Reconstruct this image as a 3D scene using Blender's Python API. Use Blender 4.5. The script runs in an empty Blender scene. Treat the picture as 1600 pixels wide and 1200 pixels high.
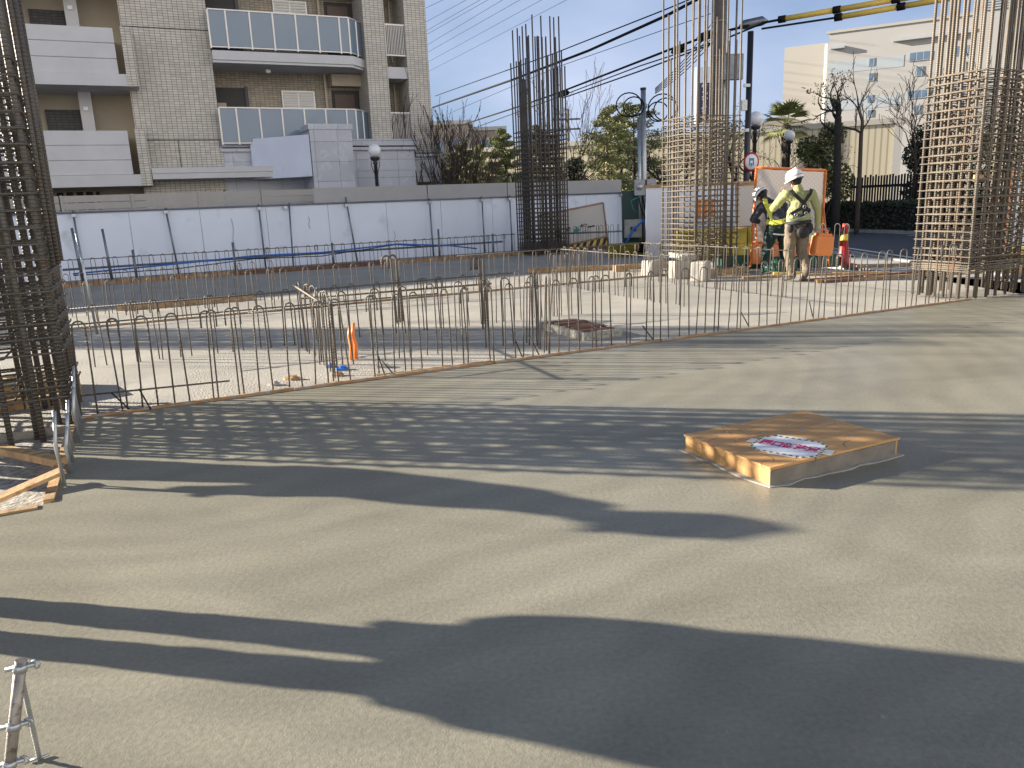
import bpy, math, random
from mathutils import Vector, Matrix
rnd = random.Random(7)
sc = bpy.context.scene
COL = sc.collection
R = math.radians
# ------------------------------------------------------------------ camera
F = 1202.0; CH = 1.4; TH = math.atan(282 / F); RO = R(2.3)
fw = Vector((0, math.cos(TH), -math.sin(TH))); up0 = Vector((0, math.sin(TH), math.cos(TH))); r0 = Vector((1, 0, 0))
CR_ = r0 * math.cos(RO) - up0 * math.sin(RO); CU_ = up0 * math.cos(RO) + r0 * math.sin(RO)
cam = bpy.data.cameras.new('camera'); co = bpy.data.objects.new('camera', cam); COL.objects.link(co)
m = Matrix((CR_, CU_, -fw)).transposed().to_4x4(); m.translation = Vector((0, 0, CH)); co.matrix_world = m
cam.sensor_fit = 'HORIZONTAL'; cam.sensor_width = 36; cam.lens = 36 * F / 1600; cam.clip_start = 0.05; cam.clip_end = 3000
sc.camera = co
# ------------------------------------------------------------------ light
SAZ = R(77); SEL = R(17.5)       # sun: 77 degrees left of the view axis, low
sdir = Vector((-math.sin(SAZ) * math.cos(SEL), math.cos(SAZ) * math.cos(SEL), math.sin(SEL)))
sun = bpy.data.lights.new('sun', 'SUN'); sun.energy = 5.0; sun.angle = R(0.55); sun.color = (1.0, 0.91, 0.77)
so = bpy.data.objects.new('sun', sun); COL.objects.link(so)
so.rotation_mode = 'QUATERNION'; so.rotation_quaternion = sdir.to_track_quat('Z', 'Y')
W_ = bpy.data.worlds.new('World'); sc.world = W_; W_.use_nodes = True
nt = W_.node_tree; nt.nodes.clear()
def N(nt, t, **k):
    n = nt.nodes.new(t)
    for a, b in k.items(): setattr(n, a, b)
    return n
out = N(nt, 'ShaderNodeOutputWorld'); bg = N(nt, 'ShaderNodeBackground'); bg.inputs[1].default_value = 0.041
sky = N(nt, 'ShaderNodeTexSky', sky_type='NISHITA', sun_disc=False, sun_elevation=SEL, sun_rotation=-SAZ,
        altitude=10, air_density=1.0, dust_density=0.6, ozone_density=3.5)
tc = N(nt, 'ShaderNodeTexCoord'); mp = N(nt, 'ShaderNodeMapping'); mp.inputs['Scale'].default_value = (1, 1, 2.3); mp.inputs['Location'].default_value = (0.3, 0.1, 0)
nz = N(nt, 'ShaderNodeTexNoise'); nz.inputs['Scale'].default_value = 1.9; nz.inputs['Detail'].default_value = 7; nz.inputs['Roughness'].default_value = 0.48
cr = N(nt, 'ShaderNodeValToRGB'); cr.color_ramp.elements[0].position = 0.40; cr.color_ramp.elements[0].color = (.0, .0, .0, 1); cr.color_ramp.elements[1].position = 0.72; cr.color_ramp.elements[1].color = (.75, .75, .75, 1)
mx = N(nt, 'ShaderNodeMix', data_type='RGBA'); mx.inputs['B'].default_value = (6.6, 7.1, 8.8, 1)
L = nt.links.new
L(tc.outputs['Generated'], mp.inputs[0]); L(mp.outputs[0], nz.inputs['Vector']); L(nz.outputs[0], cr.inputs[0])
hz_ = N(nt, 'ShaderNodeMix', data_type='RGBA'); hz_.inputs['Factor'].default_value = .62; hz_.inputs['B'].default_value = (3.0, 3.95, 6.1, 1); L(sky.outputs[0], hz_.inputs['A'])
s0 = N(nt, 'ShaderNodeSeparateXYZ'); L(tc.outputs['Generated'], s0.inputs[0]); lw = N(nt, 'ShaderNodeMapRange', interpolation_type='SMOOTHSTEP'); lw.inputs['From Min'].default_value = .75; lw.inputs['From Max'].default_value = .40; L(s0.outputs[2], lw.inputs['Value'])
h1 = N(nt, 'ShaderNodeMath', operation='MULTIPLY'); h1.inputs[1].default_value = .66; L(lw.outputs[0], h1.inputs[0]); L(h1.outputs[0], hz_.inputs['Factor'])
h2 = N(nt, 'ShaderNodeMath', operation='MULTIPLY'); L(lw.outputs[0], h2.inputs[0]); L(cr.outputs[0], h2.inputs[1])
L(h2.outputs[0], mx.inputs['Factor']); L(hz_.outputs['Result'], mx.inputs['A']); 
# unseen bright cloud bank, added low opposite the sun to lift the shaded facade
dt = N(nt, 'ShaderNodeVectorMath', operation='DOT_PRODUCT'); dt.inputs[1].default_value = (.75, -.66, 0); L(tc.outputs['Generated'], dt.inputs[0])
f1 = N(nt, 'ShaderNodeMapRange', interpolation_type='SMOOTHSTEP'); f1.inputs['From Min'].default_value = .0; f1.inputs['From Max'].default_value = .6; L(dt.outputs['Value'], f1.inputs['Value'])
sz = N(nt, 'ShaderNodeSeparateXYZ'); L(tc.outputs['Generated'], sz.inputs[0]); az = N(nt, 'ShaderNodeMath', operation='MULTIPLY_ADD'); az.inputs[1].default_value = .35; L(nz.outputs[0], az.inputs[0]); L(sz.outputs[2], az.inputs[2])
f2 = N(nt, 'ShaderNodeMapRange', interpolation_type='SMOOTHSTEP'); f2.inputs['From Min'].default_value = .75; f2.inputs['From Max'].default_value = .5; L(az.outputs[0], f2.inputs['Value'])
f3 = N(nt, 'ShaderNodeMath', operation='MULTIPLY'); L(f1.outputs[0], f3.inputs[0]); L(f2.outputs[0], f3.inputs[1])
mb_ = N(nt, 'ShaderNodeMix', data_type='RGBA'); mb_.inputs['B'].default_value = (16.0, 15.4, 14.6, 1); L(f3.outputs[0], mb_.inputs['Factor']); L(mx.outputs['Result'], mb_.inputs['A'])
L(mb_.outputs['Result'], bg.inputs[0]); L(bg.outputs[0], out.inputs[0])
sc.view_settings.view_transform = 'Standard'; sc.view_settings.look = 'None'; sc.view_settings.exposure = 1.66; sc.view_settings.gamma = 1
sc.cycles.max_bounces = 6; sc.cycles.transparent_max_bounces = 16
try: sc.cycles.use_denoising = True
except Exception: pass
# ------------------------------------------------------------------ where things stand
def ray(px, py): return fw + CR_ * ((px - 800) / F) - CU_ * ((py - 600) / F)
CAM = Vector((0, 0, CH))
def G(px, py, z=0.0):
    d = ray(px, py); return CAM + d * ((z - CH) / d.z)
def AT(px, py, y):
    d = ray(px, py); return CAM + d * (y / d.y)
SA = R(25); SU = Vector((math.cos(SA), math.sin(SA), 0)); SV = Vector((-math.sin(SA), math.cos(SA), 0)); SO = Vector((-1.09, 6.40, 0))
def S(u, v, z=0.0): return SO + SU * u + SV * v + Vector((0, 0, z))      # the building grid of the site
def toS(p): q = p - SO; return q.dot(SU), q.dot(SV)
# ------------------------------------------------------------------ materials
def ramp(nt, a, b, c0, c1):
    r = N(nt, 'ShaderNodeValToRGB'); e = r.color_ramp.elements
    e[0].position = a; e[0].color = (*c0, 1); e[1].position = b; e[1].color = (*c1, 1); return r
def mat(name, c, rough=.6, metal=0.0, vary=.12, scale=4.0, bump=0.0, bscale=60.0, c2=None, patch=(.5, .62), coord='Object', spec=.5):
    m = bpy.data.materials.new(name); m.use_nodes = True; nt = m.node_tree; b = nt.nodes['Principled BSDF']
    b.inputs['Roughness'].default_value = rough; b.inputs['Metallic'].default_value = metal; b.inputs['Specular IOR Level'].default_value = spec
    tc = N(nt, 'ShaderNodeTexCoord'); nz = N(nt, 'ShaderNodeTexNoise'); nz.inputs['Scale'].default_value = scale; nz.inputs['Detail'].default_value = 6
    nt.links.new(tc.outputs[coord], nz.inputs['Vector'])
    r = ramp(nt, .3, .7, [x * (1 - vary) for x in c], [min(1, x * (1 + vary)) for x in c])
    nt.links.new(nz.outputs[0], r.inputs[0]); last = r.outputs[0]
    if c2:
        n2 = N(nt, 'ShaderNodeTexNoise'); n2.inputs['Scale'].default_value = scale * 2.3; n2.inputs['Detail'].default_value = 8
        nt.links.new(tc.outputs[coord], n2.inputs['Vector'])
        r2 = ramp(nt, patch[0], patch[1], (0, 0, 0), (1, 1, 1)); nt.links.new(n2.outputs[0], r2.inputs[0])
        mx = N(nt, 'ShaderNodeMix', data_type='RGBA'); mx.inputs['B'].default_value = (*c2, 1)
        nt.links.new(r2.outputs[0], mx.inputs['Factor']); nt.links.new(last, mx.inputs['A']); last = mx.outputs['Result']
    nt.links.new(last, b.inputs['Base Color'])
    if bump:
        n3 = N(nt, 'ShaderNodeTexNoise'); n3.inputs['Scale'].default_value = bscale; n3.inputs['Detail'].default_value = 4
        nt.links.new(tc.outputs[coord], n3.inputs['Vector'])
        bp = N(nt, 'ShaderNodeBump'); bp.inputs['Strength'].default_value = bump; bp.inputs['Distance'].default_value = .01
        nt.links.new(n3.outputs[0], bp.inputs['Height']); nt.links.new(bp.outputs[0], b.inputs['Normal'])
    m['b'] = 1
    return m
def P(m): return m.node_tree, m.node_tree.nodes['Principled BSDF']

def rebar_mat(name, c, rust, amt):
    m = mat(name, c, .55, .35, .22, 3.0, c2=rust, patch=amt)
    nt, b = P(m); uv = N(nt, 'ShaderNodeUVMap'); sp = N(nt, 'ShaderNodeSeparateXYZ'); ma = N(nt, 'ShaderNodeMath', operation='MULTIPLY'); ma.inputs[1].default_value = 2 * math.pi / .026
    si = N(nt, 'ShaderNodeMath', operation='SINE'); mx = N(nt, 'ShaderNodeMath', operation='MAXIMUM'); mx.inputs[1].default_value = 0.0
    bp = N(nt, 'ShaderNodeBump'); bp.inputs['Strength'].default_value = .9; bp.inputs['Distance'].default_value = .004
    l = nt.links.new; l(uv.outputs[0], sp.inputs[0]); l(sp.outputs[1], ma.inputs[0]); l(ma.outputs[0], si.inputs[0]); l(si.outputs[0], mx.inputs[0]); l(mx.outputs[0], bp.inputs['Height']); l(bp.outputs[0], b.inputs['Normal'])
    return m
M = {}
M['bar'] = rebar_mat('rebar', (.155, .133, .108), (.15, .085, .045), (.52, .70))
M['tie'] = rebar_mat('rebar_tie', (.165, .142, .112), (.17, .10, .055), (.53, .70))
M['barl'] = rebar_mat('rebar_dark', (.12, .108, .095), (.12, .072, .045), (.54, .74))
M['hook'] = rebar_mat('rebar_hook', (.13, .12, .105), (.17, .08, .04), (.52, .66))
M['galv'] = mat('galvanised', (.42, .44, .45), .42, .8, .15, 9, .15, 80)
M['pipet'] = mat('pipe_tan', (.30, .27, .24), .45, .6, .25, 25, c2=(.16, .13, .11), patch=(.55, .65))
M['pipe'] = mat('pipe', (.17, .19, .22), .45, .6, .2, 5)
M['timber'] = mat('timber', (.42, .27, .13), .75, 0, .3, 6, .4, 40, c2=(.22, .13, .06), patch=(.52, .7))
M['formply'] = mat('form_timber', (.34, .19, .09), .7, 0, .3, 7, .3, 40, c2=(.30, .27, .23), patch=(.5, .62))
M['tile'] = None

def concrete_near():
    m = bpy.data.materials.new('fresh_concrete'); m.use_nodes = True; nt, b = P(m); l = nt.links.new
    tc = N(nt, 'ShaderNodeTexCoord')
    mp = N(nt, 'ShaderNodeMapping'); mp.inputs['Rotation'].default_value = (0, 0, R(14)); mp.inputs['Scale'].default_value = (.42, 1, 1)
    n1 = N(nt, 'ShaderNodeTexNoise'); n1.inputs['Scale'].default_value = 1.5; n1.inputs['Detail'].default_value = 9; n1.inputs['Distortion'].default_value = 1.2; n1.inputs['Roughness'].default_value = .58
    l(tc.outputs['Object'], mp.inputs[0]); l(mp.outputs[0], n1.inputs['Vector'])
    r1 = ramp(nt, .34, .68, (.206, .192, .146), (.272, .253, .194)); l(n1.outputs[0], r1.inputs[0])
    n2 = N(nt, 'ShaderNodeTexNoise'); n2.inputs['Scale'].default_value = 55; n2.inputs['Detail'].default_value = 5; l(tc.outputs['Object'], n2.inputs['Vector'])
    r2 = ramp(nt, .3, .7, (.86, .86, .86), (1.1, 1.1, 1.1)); l(n2.outputs[0], r2.inputs[0])
    mx = N(nt, 'ShaderNodeMix', data_type='RGBA', blend_type='MULTIPLY'); mx.inputs['Factor'].default_value = 1
    wt = N(nt, 'ShaderNodeTexWave', wave_type='RINGS', rings_direction='Z'); wt.inputs['Scale'].default_value = 1.1; wt.inputs['Distortion'].default_value = 9; wt.inputs['Detail'].default_value = 4; wt.inputs['Detail Scale'].default_value = .7
    mp2 = N(nt, 'ShaderNodeMapping'); mp2.inputs['Location'].default_value = (2.5, -7.5, 0); l(tc.outputs['Object'], mp2.inputs[0]); l(mp2.outputs[0], wt.inputs['Vector'])
    rw = ramp(nt, .1, .9, (.95, .95, .955), (1.04, 1.04, 1.035)); l(wt.outputs['Fac'], rw.inputs[0])
    m0 = N(nt, 'ShaderNodeMix', data_type='RGBA', blend_type='MULTIPLY'); m0.inputs['Factor'].default_value = 1; l(r1.outputs[0], m0.inputs['A']); l(rw.outputs[0], m0.inputs['B'])
    l(m0.outputs['Result'], mx.inputs['A']); l(r2.outputs[0], mx.inputs['B'])
    # pale specks of cement
    vo = N(nt, 'ShaderNodeTexNoise'); vo.inputs['Scale'].default_value = 21; vo.inputs['Detail'].default_value = 9; l(tc.outputs['Object'], vo.inputs['Vector'])
    rv = ramp(nt, .70, .78, (0, 0, 0), (.5, .5, .5)); l(vo.outputs[0], rv.inputs[0])
    m2 = N(nt, 'ShaderNodeMix', data_type='RGBA'); m2.inputs['B'].default_value = (.46, .44, .38, 1); l(rv.outputs[0], m2.inputs['Factor']); l(mx.outputs['Result'], m2.inputs['A'])
    l(m2.outputs['Result'], b.inputs['Base Color'])
    n5 = N(nt, 'ShaderNodeTexNoise'); n5.inputs['Scale'].default_value = .9; n5.inputs['Detail'].default_value = 7; n5.inputs['Distortion'].default_value = .6; l(mp.outputs[0], n5.inputs['Vector'])
    rr = ramp(nt, .36, .64, (.36, .36, .36), (.52, .52, .52)); l(n5.outputs[0], rr.inputs[0]); l(rr.outputs[0], b.inputs['Roughness'])
    # trowel sweeps and grain
    wv = N(nt, 'ShaderNodeTexNoise'); wv.inputs['Scale'].default_value = 18; wv.inputs['Detail'].default_value = 5; wv.inputs['Distortion'].default_value = 2.0
    l(mp.outputs[0], wv.inputs['Vector'])
    ad = N(nt, 'ShaderNodeMath', operation='MULTIPLY_ADD'); ad.inputs[1].default_value = .35; l(wv.outputs[0], ad.inputs[0]); l(n2.outputs[0], ad.inputs[2])
    n4 = N(nt, 'ShaderNodeTexNoise'); n4.inputs['Scale'].default_value = 170; n4.inputs['Detail'].default_value = 3; l(tc.outputs['Object'], n4.inputs['Vector'])
    ad2 = N(nt, 'ShaderNodeMath', operation='MULTIPLY_ADD'); ad2.inputs[1].default_value = .7; l(n4.outputs[0], ad2.inputs[0]); l(ad.outputs[0], ad2.inputs[2])
    bp = N(nt, 'ShaderNodeBump'); bp.inputs['Strength'].default_value = .42; bp.inputs['Distance'].default_value = .0035; l(ad2.outputs[0], bp.inputs['Height']); l(bp.outputs[0], b.inputs['Normal'])
    return m
M['near'] = concrete_near()
M['far'] = mat('dry_concrete', (.385, .36, .315), .85, 0, .13, 1.3, 1.6, 55, c2=(.31, .30, .27), patch=(.58, .72), spec=.3)
M['gravel'] = mat('gravel', (.34, .32, .28), .9, 0, .45, 30, 1.0, 40)
M['ground'] = mat('ground', (.24, .22, .19), .95, 0, .3, 2, .6, 20)
M['asphalt'] = mat('asphalt', (.052, .056, .065), .8, 0, .2, 8, .5, 120)
M['paint'] = mat('road_paint', (.62, .62, .6), .7, 0, .15, 10)
M['kerb'] = mat('kerb_stone', (.33, .32, .3), .85, 0, .2, 6)
M['white'] = mat('white_sheet', (.66, .71, .83), .45, 0, .05, .7, c2=(.52, .55, .61), patch=(.60, .74))
M['greyp'] = mat('grey_panel', (.34, .34, .35), .5, 0, .05, 2)
M['louv'] = mat('louvre_grey', (.34, .325, .31), .5, 0, .06, 2)
M['stucco'] = mat('pale_stucco', (.54, .54, .56), .8, 0, .05, 2, .2, 90)
M['beige'] = mat('beige_render', (.46, .40, .31), .85, 0, .06, 2)
M['dark'] = mat('dark_opening', (.03, .028, .027), .6)
M['alu'] = mat('aluminium', (.55, .53, .52), .4, .5, .05, 3)
M['door'] = mat('brown_door', (.085, .05, .035), .5)
M['black'] = mat('black_cable', (.010, .010, .012), .7, spec=.15)
M['cpole'] = mat('pole_concrete', (.095, .085, .078), .85, 0, .15, 3)
M['steel'] = mat('dark_steel', (.035, .035, .042), .4, .3, .15, 4)
M['yel'] = mat('yellow_cover', (.72, .50, .10), .45, 0, .08, 5)
M['orange'] = mat('orange_paint', (.75, .22, .055), .45, 0, .12, 6)
M['oply'] = mat('orange_plastic', (.80, .26, .07), .4, 0, .06, 6, .1, 30)
M['red'] = mat('red_cone', (.42, .02, .018), .45, 0, .08, 6)
M['yellow'] = mat('yellow_tape', (.75, .55, .04), .45)
M['olive'] = mat('olive_yellow', (.42, .34, .05), .5, .1, .18, 5)
M['green'] = mat('green_plastic', (.02, .10, .075), .5, 0, .15, 5)
M['blue'] = mat('blue_hose', (.02, .16, .55), .4)
M['navy'] = mat('navy_cloth', (.035, .038, .055), .9, 0, .2, 20, .3, 60)
M['hivis'] = mat('hivis_yellow', (.62, .62, .07), .7, 0, .06, 20)
M['lime'] = mat('lime_hoodie', (.35, .36, .155), .9, 0, .1, 9, .5, 25)
M['khaki'] = mat('khaki_cloth', (.19, .15, .105), .95, 0, .15, 9, .5, 25)
M['dgreen'] = mat('green_cloth', (.012, .030, .027), .9, 0, .15, 9, .4, 25)
M['skin'] = mat('skin', (.52, .30, .20), .55, 0, .06, 20)
M['helmet'] = mat('white_helmet', (.80, .79, .76), .25, 0, .02, 4)
M['strap'] = mat('black_webbing', (.015, .015, .017), .75)
M['boot'] = mat('boot', (.10, .085, .07), .8, 0, .2, 12)
M['lampg'] = mat('lamp_globe', (.78, .78, .82), .3, 0, .02, 3)
M['leaf1'] = mat('leaf_olive', (.095, .11, .035), .6, 0, .5, 2.5)
M['leaf2'] = mat('leaf_green', (.05, .085, .03), .6, 0, .45, 2.5)
M['leafc'] = mat('leaf_cedar', (.22, .23, .09), .65, 0, .35, 1.2)
M['leafd'] = mat('leaf_dark', (.022, .038, .02), .6, 0, .4, 2.5)
M['leafy'] = mat('leaf_pale', (.17, .19, .07), .65, 0, .35, 2)
M['hedge'] = mat('leaf_hedge', (.03, .042, .022), .6, 0, .5, 4)
M['bark'] = mat('bark', (.07, .052, .042), .95, 0, .3, 9, .8, 40)
M['barkd'] = mat('bark_dark', (.028, .024, .022), .95, 0, .3, 9, .8, 40)
M['barkl'] = mat('bark_pale', (.20, .15, .11), .95, 0, .3, 9, .8, 40)
M['wwall'] = mat('white_cladding', (.34, .33, .315), .7, 0, .02, .3)
M['wwall2'] = mat('cream_cladding', (.34, .32, .285), .7, 0, .02, .3)
M['wband'] = mat('pale_blue_band', (.31, .345, .37), .7, 0, .02, .3)
M['wglass'] = mat('window_glass', (.10, .15, .22), .15, 0, .2, .5)
M['cblock'] = mat('concrete_block', (.36, .34, .30), .9, 0, .15, 6, .6, 30)
M['paper'] = mat('paper', (.80, .80, .84), .5, 0, .02, 3)
M['ink'] = mat('red_ink', (.62, .02, .12), .6, 0, .05, 9)
M['inkk'] = mat('black_ink', (.02, .02, .02), .6)
M['inkg'] = mat('green_ink', (.0, .30, .26), .6)
M['tape'] = mat('clear_tape', (.62, .58, .52), .3, 0, .05, 9)
M['dist'] = mat('distant_wall', (.23, .20, .18), .8, 0, .06, .3)
M['distw'] = mat('distant_white_wall', (.60, .60, .58), .8, 0, .06, .3)
M['redb'] = mat('brown_board', (.16, .075, .045), .7, 0, .3, 9)

def brickmat(name, c1, c2, mortar, w, h, ms=.004, axis='XZ', offset=.0, rough=.6, bias=0.0):
    m = bpy.data.materials.new(name); m.use_nodes = True; nt, b = P(m); l = nt.links.new
    tc = N(nt, 'ShaderNodeTexCoord'); sp = N(nt, 'ShaderNodeSeparateXYZ'); cb = N(nt, 'ShaderNodeCombineXYZ')
    l(tc.outputs['Object'], sp.inputs[0])
    ad = N(nt, 'ShaderNodeMath', operation='ADD'); l(sp.outputs[0], ad.inputs[0]); l(sp.outputs[1], ad.inputs[1])
    l(ad.outputs[0], cb.inputs[0]); l(sp.outputs[2], cb.inputs[1])
    br = N(nt, 'ShaderNodeTexBrick'); br.offset = offset; br.inputs['Color1'].default_value = (*c1, 1); br.inputs['Color2'].default_value = (*c2, 1); br.inputs['Mortar'].default_value = (*mortar, 1)
    br.inputs['Scale'].default_value = 1; br.inputs['Brick Width'].default_value = w; br.inputs['Row Height'].default_value = h; br.inputs['Mortar Size'].default_value = ms; br.inputs['Bias'].default_value = bias; br.inputs['Mortar Smooth'].default_value = .1
    l(cb.outputs[0], br.inputs['Vector'])
    nz = N(nt, 'ShaderNodeTexNoise'); nz.inputs['Scale'].default_value = .7; nz.inputs['Detail'].default_value = 5; l(tc.outputs['Object'], nz.inputs['Vector'])
    r = ramp(nt, .3, .7, (.9, .9, .9), (1.06, 1.06, 1.06)); l(nz.outputs[0], r.inputs[0])
    mx = N(nt, 'ShaderNodeMix', data_type='RGBA', blend_type='MULTIPLY'); mx.inputs['Factor'].default_value = 1; l(br.outputs[0], mx.inputs['A']); l(r.outputs[0], mx.inputs['B'])
    l(mx.outputs['Result'], b.inputs['Base Color']); b.inputs['Roughness'].default_value = rough
    bp = N(nt, 'ShaderNodeBump'); bp.invert = True; bp.inputs['Strength'].default_value = .5; bp.inputs['Distance'].default_value = .006; l(br.outputs['Fac'], bp.inputs['Height']); l(bp.outputs[0], b.inputs['Normal'])
    return m
M['tile'] = brickmat('wall_tile', (.60, .56, .50), (.48, .445, .395), (.17, .16, .15), .15, .074, .007)
M['tile2'] = brickmat('brown_tile', (.42, .365, .29), (.30, .26, .205), (.13, .12, .10), .15, .074, .007)
M['tiled'] = brickmat('dark_tile', (.085, .085, .085), (.06, .06, .062), (.035, .035, .035), .17, .082, .009)
def stone():
    m = brickmat('grey_marble', (.47, .49, .55), (.38, .40, .46), (.14, .14, .16), .75, .62, .006, rough=.35)
    nt, b = P(m); l = nt.links.new
    tc = N(nt, 'ShaderNodeTexCoord'); n = N(nt, 'ShaderNodeTexNoise'); n.inputs['Scale'].default_value = 1.1; n.inputs['Detail'].default_value = 9; n.inputs['Distortion'].default_value = 2.5; l(tc.outputs['Object'], n.inputs['Vector'])
    r = ramp(nt, .53, .57, (0, 0, 0), (.45, .45, .45)); e = r.color_ramp.elements.new(.62); e.color = (0, 0, 0, 1); l(n.outputs[0], r.inputs[0])
    src = b.inputs['Base Color'].links[0].from_socket; mx = N(nt, 'ShaderNodeMix', data_type='RGBA'); mx.inputs['B'].default_value = (.55, .56, .62, 1)
    l(r.outputs[0], mx.inputs['Factor']); l(src, mx.inputs['A']); l(mx.outputs['Result'], b.inputs['Base Color']); return m
M['stone'] = stone()
def stripemat(name, c1, c2, freq, axis=0, rough=.5, duty=.5, bump=.6):
    m = bpy.data.materials.new(name); m.use_nodes = True; nt, b = P(m); l = nt.links.new
    tc = N(nt, 'ShaderNodeTexCoord'); sp = N(nt, 'ShaderNodeSeparateXYZ'); l(tc.outputs['Object'], sp.inputs[0])
    a = N(nt, 'ShaderNodeMath', operation='MULTIPLY'); a.inputs[1].default_value = freq; l(sp.outputs[axis], a.inputs[0])
    f = N(nt, 'ShaderNodeMath', operation='FRACT'); l(a.outputs[0], f.inputs[0])
    r = ramp(nt, duty - .05, duty + .05, c1, c2); l(f.outputs[0], r.inputs[0]); l(r.outputs[0], b.inputs['Base Color']); b.inputs['Roughness'].default_value = rough
    return m
M['corr'] = stripemat('corrugated_tan', (.42, .375, .28), (.26, .23, .165), 3.2, 0, duty=.72)
def meshsheet():
    m = bpy.data.materials.new('white_mesh_sheet'); m.use_nodes = True; nt, b = P(m); l = nt.links.new
    tc = N(nt, 'ShaderNodeTexCoord'); sp = N(nt, 'ShaderNodeSeparateXYZ'); l(tc.outputs['Object'], sp.inputs[0]); outs = []
    for op in ('ADD', 'SUBTRACT'):
        s = N(nt, 'ShaderNodeMath', operation=op); l(sp.outputs[0], s.inputs[0]); l(sp.outputs[2], s.inputs[1])
        k = N(nt, 'ShaderNodeMath', operation='MULTIPLY'); k.inputs[1].default_value = 11; l(s.outputs[0], k.inputs[0])
        f = N(nt, 'ShaderNodeMath', operation='FRACT'); l(k.outputs[0], f.inputs[0])
        g = N(nt, 'ShaderNodeMath', operation='LESS_THAN'); g.inputs[1].default_value = .16; l(f.outputs[0], g.inputs[0]); outs.append(g)
    mxx = N(nt, 'ShaderNodeMath', operation='MAXIMUM'); l(outs[0].outputs[0], mxx.inputs[0]); l(outs[1].outputs[0], mxx.inputs[1])
    mx = N(nt, 'ShaderNodeMix', data_type='RGBA'); mx.inputs['A'].default_value = (.78, .76, .74, 1); mx.inputs['B'].default_value = (.60, .57, .56, 1)
    l(mxx.outputs[0], mx.inputs['Factor']); l(mx.outputs['Result'], b.inputs['Base Color']); b.inputs['Roughness'].default_value = .7
    tl = N(nt, 'ShaderNodeBsdfTranslucent'); tl.inputs[0].default_value = (.85, .78, .70, 1); ms = N(nt, 'ShaderNodeMixShader'); ms.inputs[0].default_value = .45; l(b.outputs[0], ms.inputs[1]); l(tl.outputs[0], ms.inputs[2]); l(ms.outputs[0], nt.nodes['Material Output'].inputs[0]); return m
M['mesh'] = meshsheet()
def glassmat():
    m = bpy.data.materials.new('balcony_glass'); m.use_nodes = True; nt, b = P(m)
    b.inputs['Base Color'].default_value = (.20, .27, .35, 1); b.inputs['Roughness'].default_value = .06; b.inputs['Specular IOR Level'].default_value = .6
    tr = N(nt, 'ShaderNodeBsdfTransparent'); ms = N(nt, 'ShaderNodeMixShader'); ms.inputs[0].default_value = .78
    o = nt.nodes['Material Output']; nt.links.new(tr.outputs[0], ms.inputs[1]); nt.links.new(b.outputs[0], ms.inputs[2]); nt.links.new(ms.outputs[0], o.inputs[0]); return m
M['glass'] = glassmat()
def plywood():
    m = mat('varnished_plywood', (.55, .30, .11), .62, 0, .14, 2.2, .15, 50, c2=(.55, .38, .20), patch=(.64, .80)); nt, b = P(m); l = nt.links.new
    tc = N(nt, 'ShaderNodeTexCoord'); mp = N(nt, 'ShaderNodeMapping'); mp.inputs['Scale'].default_value = (3, 40, 3); n = N(nt, 'ShaderNodeTexNoise'); n.inputs['Scale'].default_value = 1.6; n.inputs['Detail'].default_value = 6
    l(tc.outputs['Object'], mp.inputs[0]); l(mp.outputs[0], n.inputs['Vector']); r = ramp(nt, .3, .7, (.78, .78, .78), (1.1, 1.1, 1.1)); l(n.outputs[0], r.inputs[0])
    src = b.inputs['Base Color'].links[0].from_socket; mx = N(nt, 'ShaderNodeMix', data_type='RGBA', blend_type='MULTIPLY'); mx.inputs['Factor'].default_value = 1
    l(src, mx.inputs['A']); l(r.outputs[0], mx.inputs['B']); l(mx.outputs['Result'], b.inputs['Base Color']); return m
M['ply'] = plywood()
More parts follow.
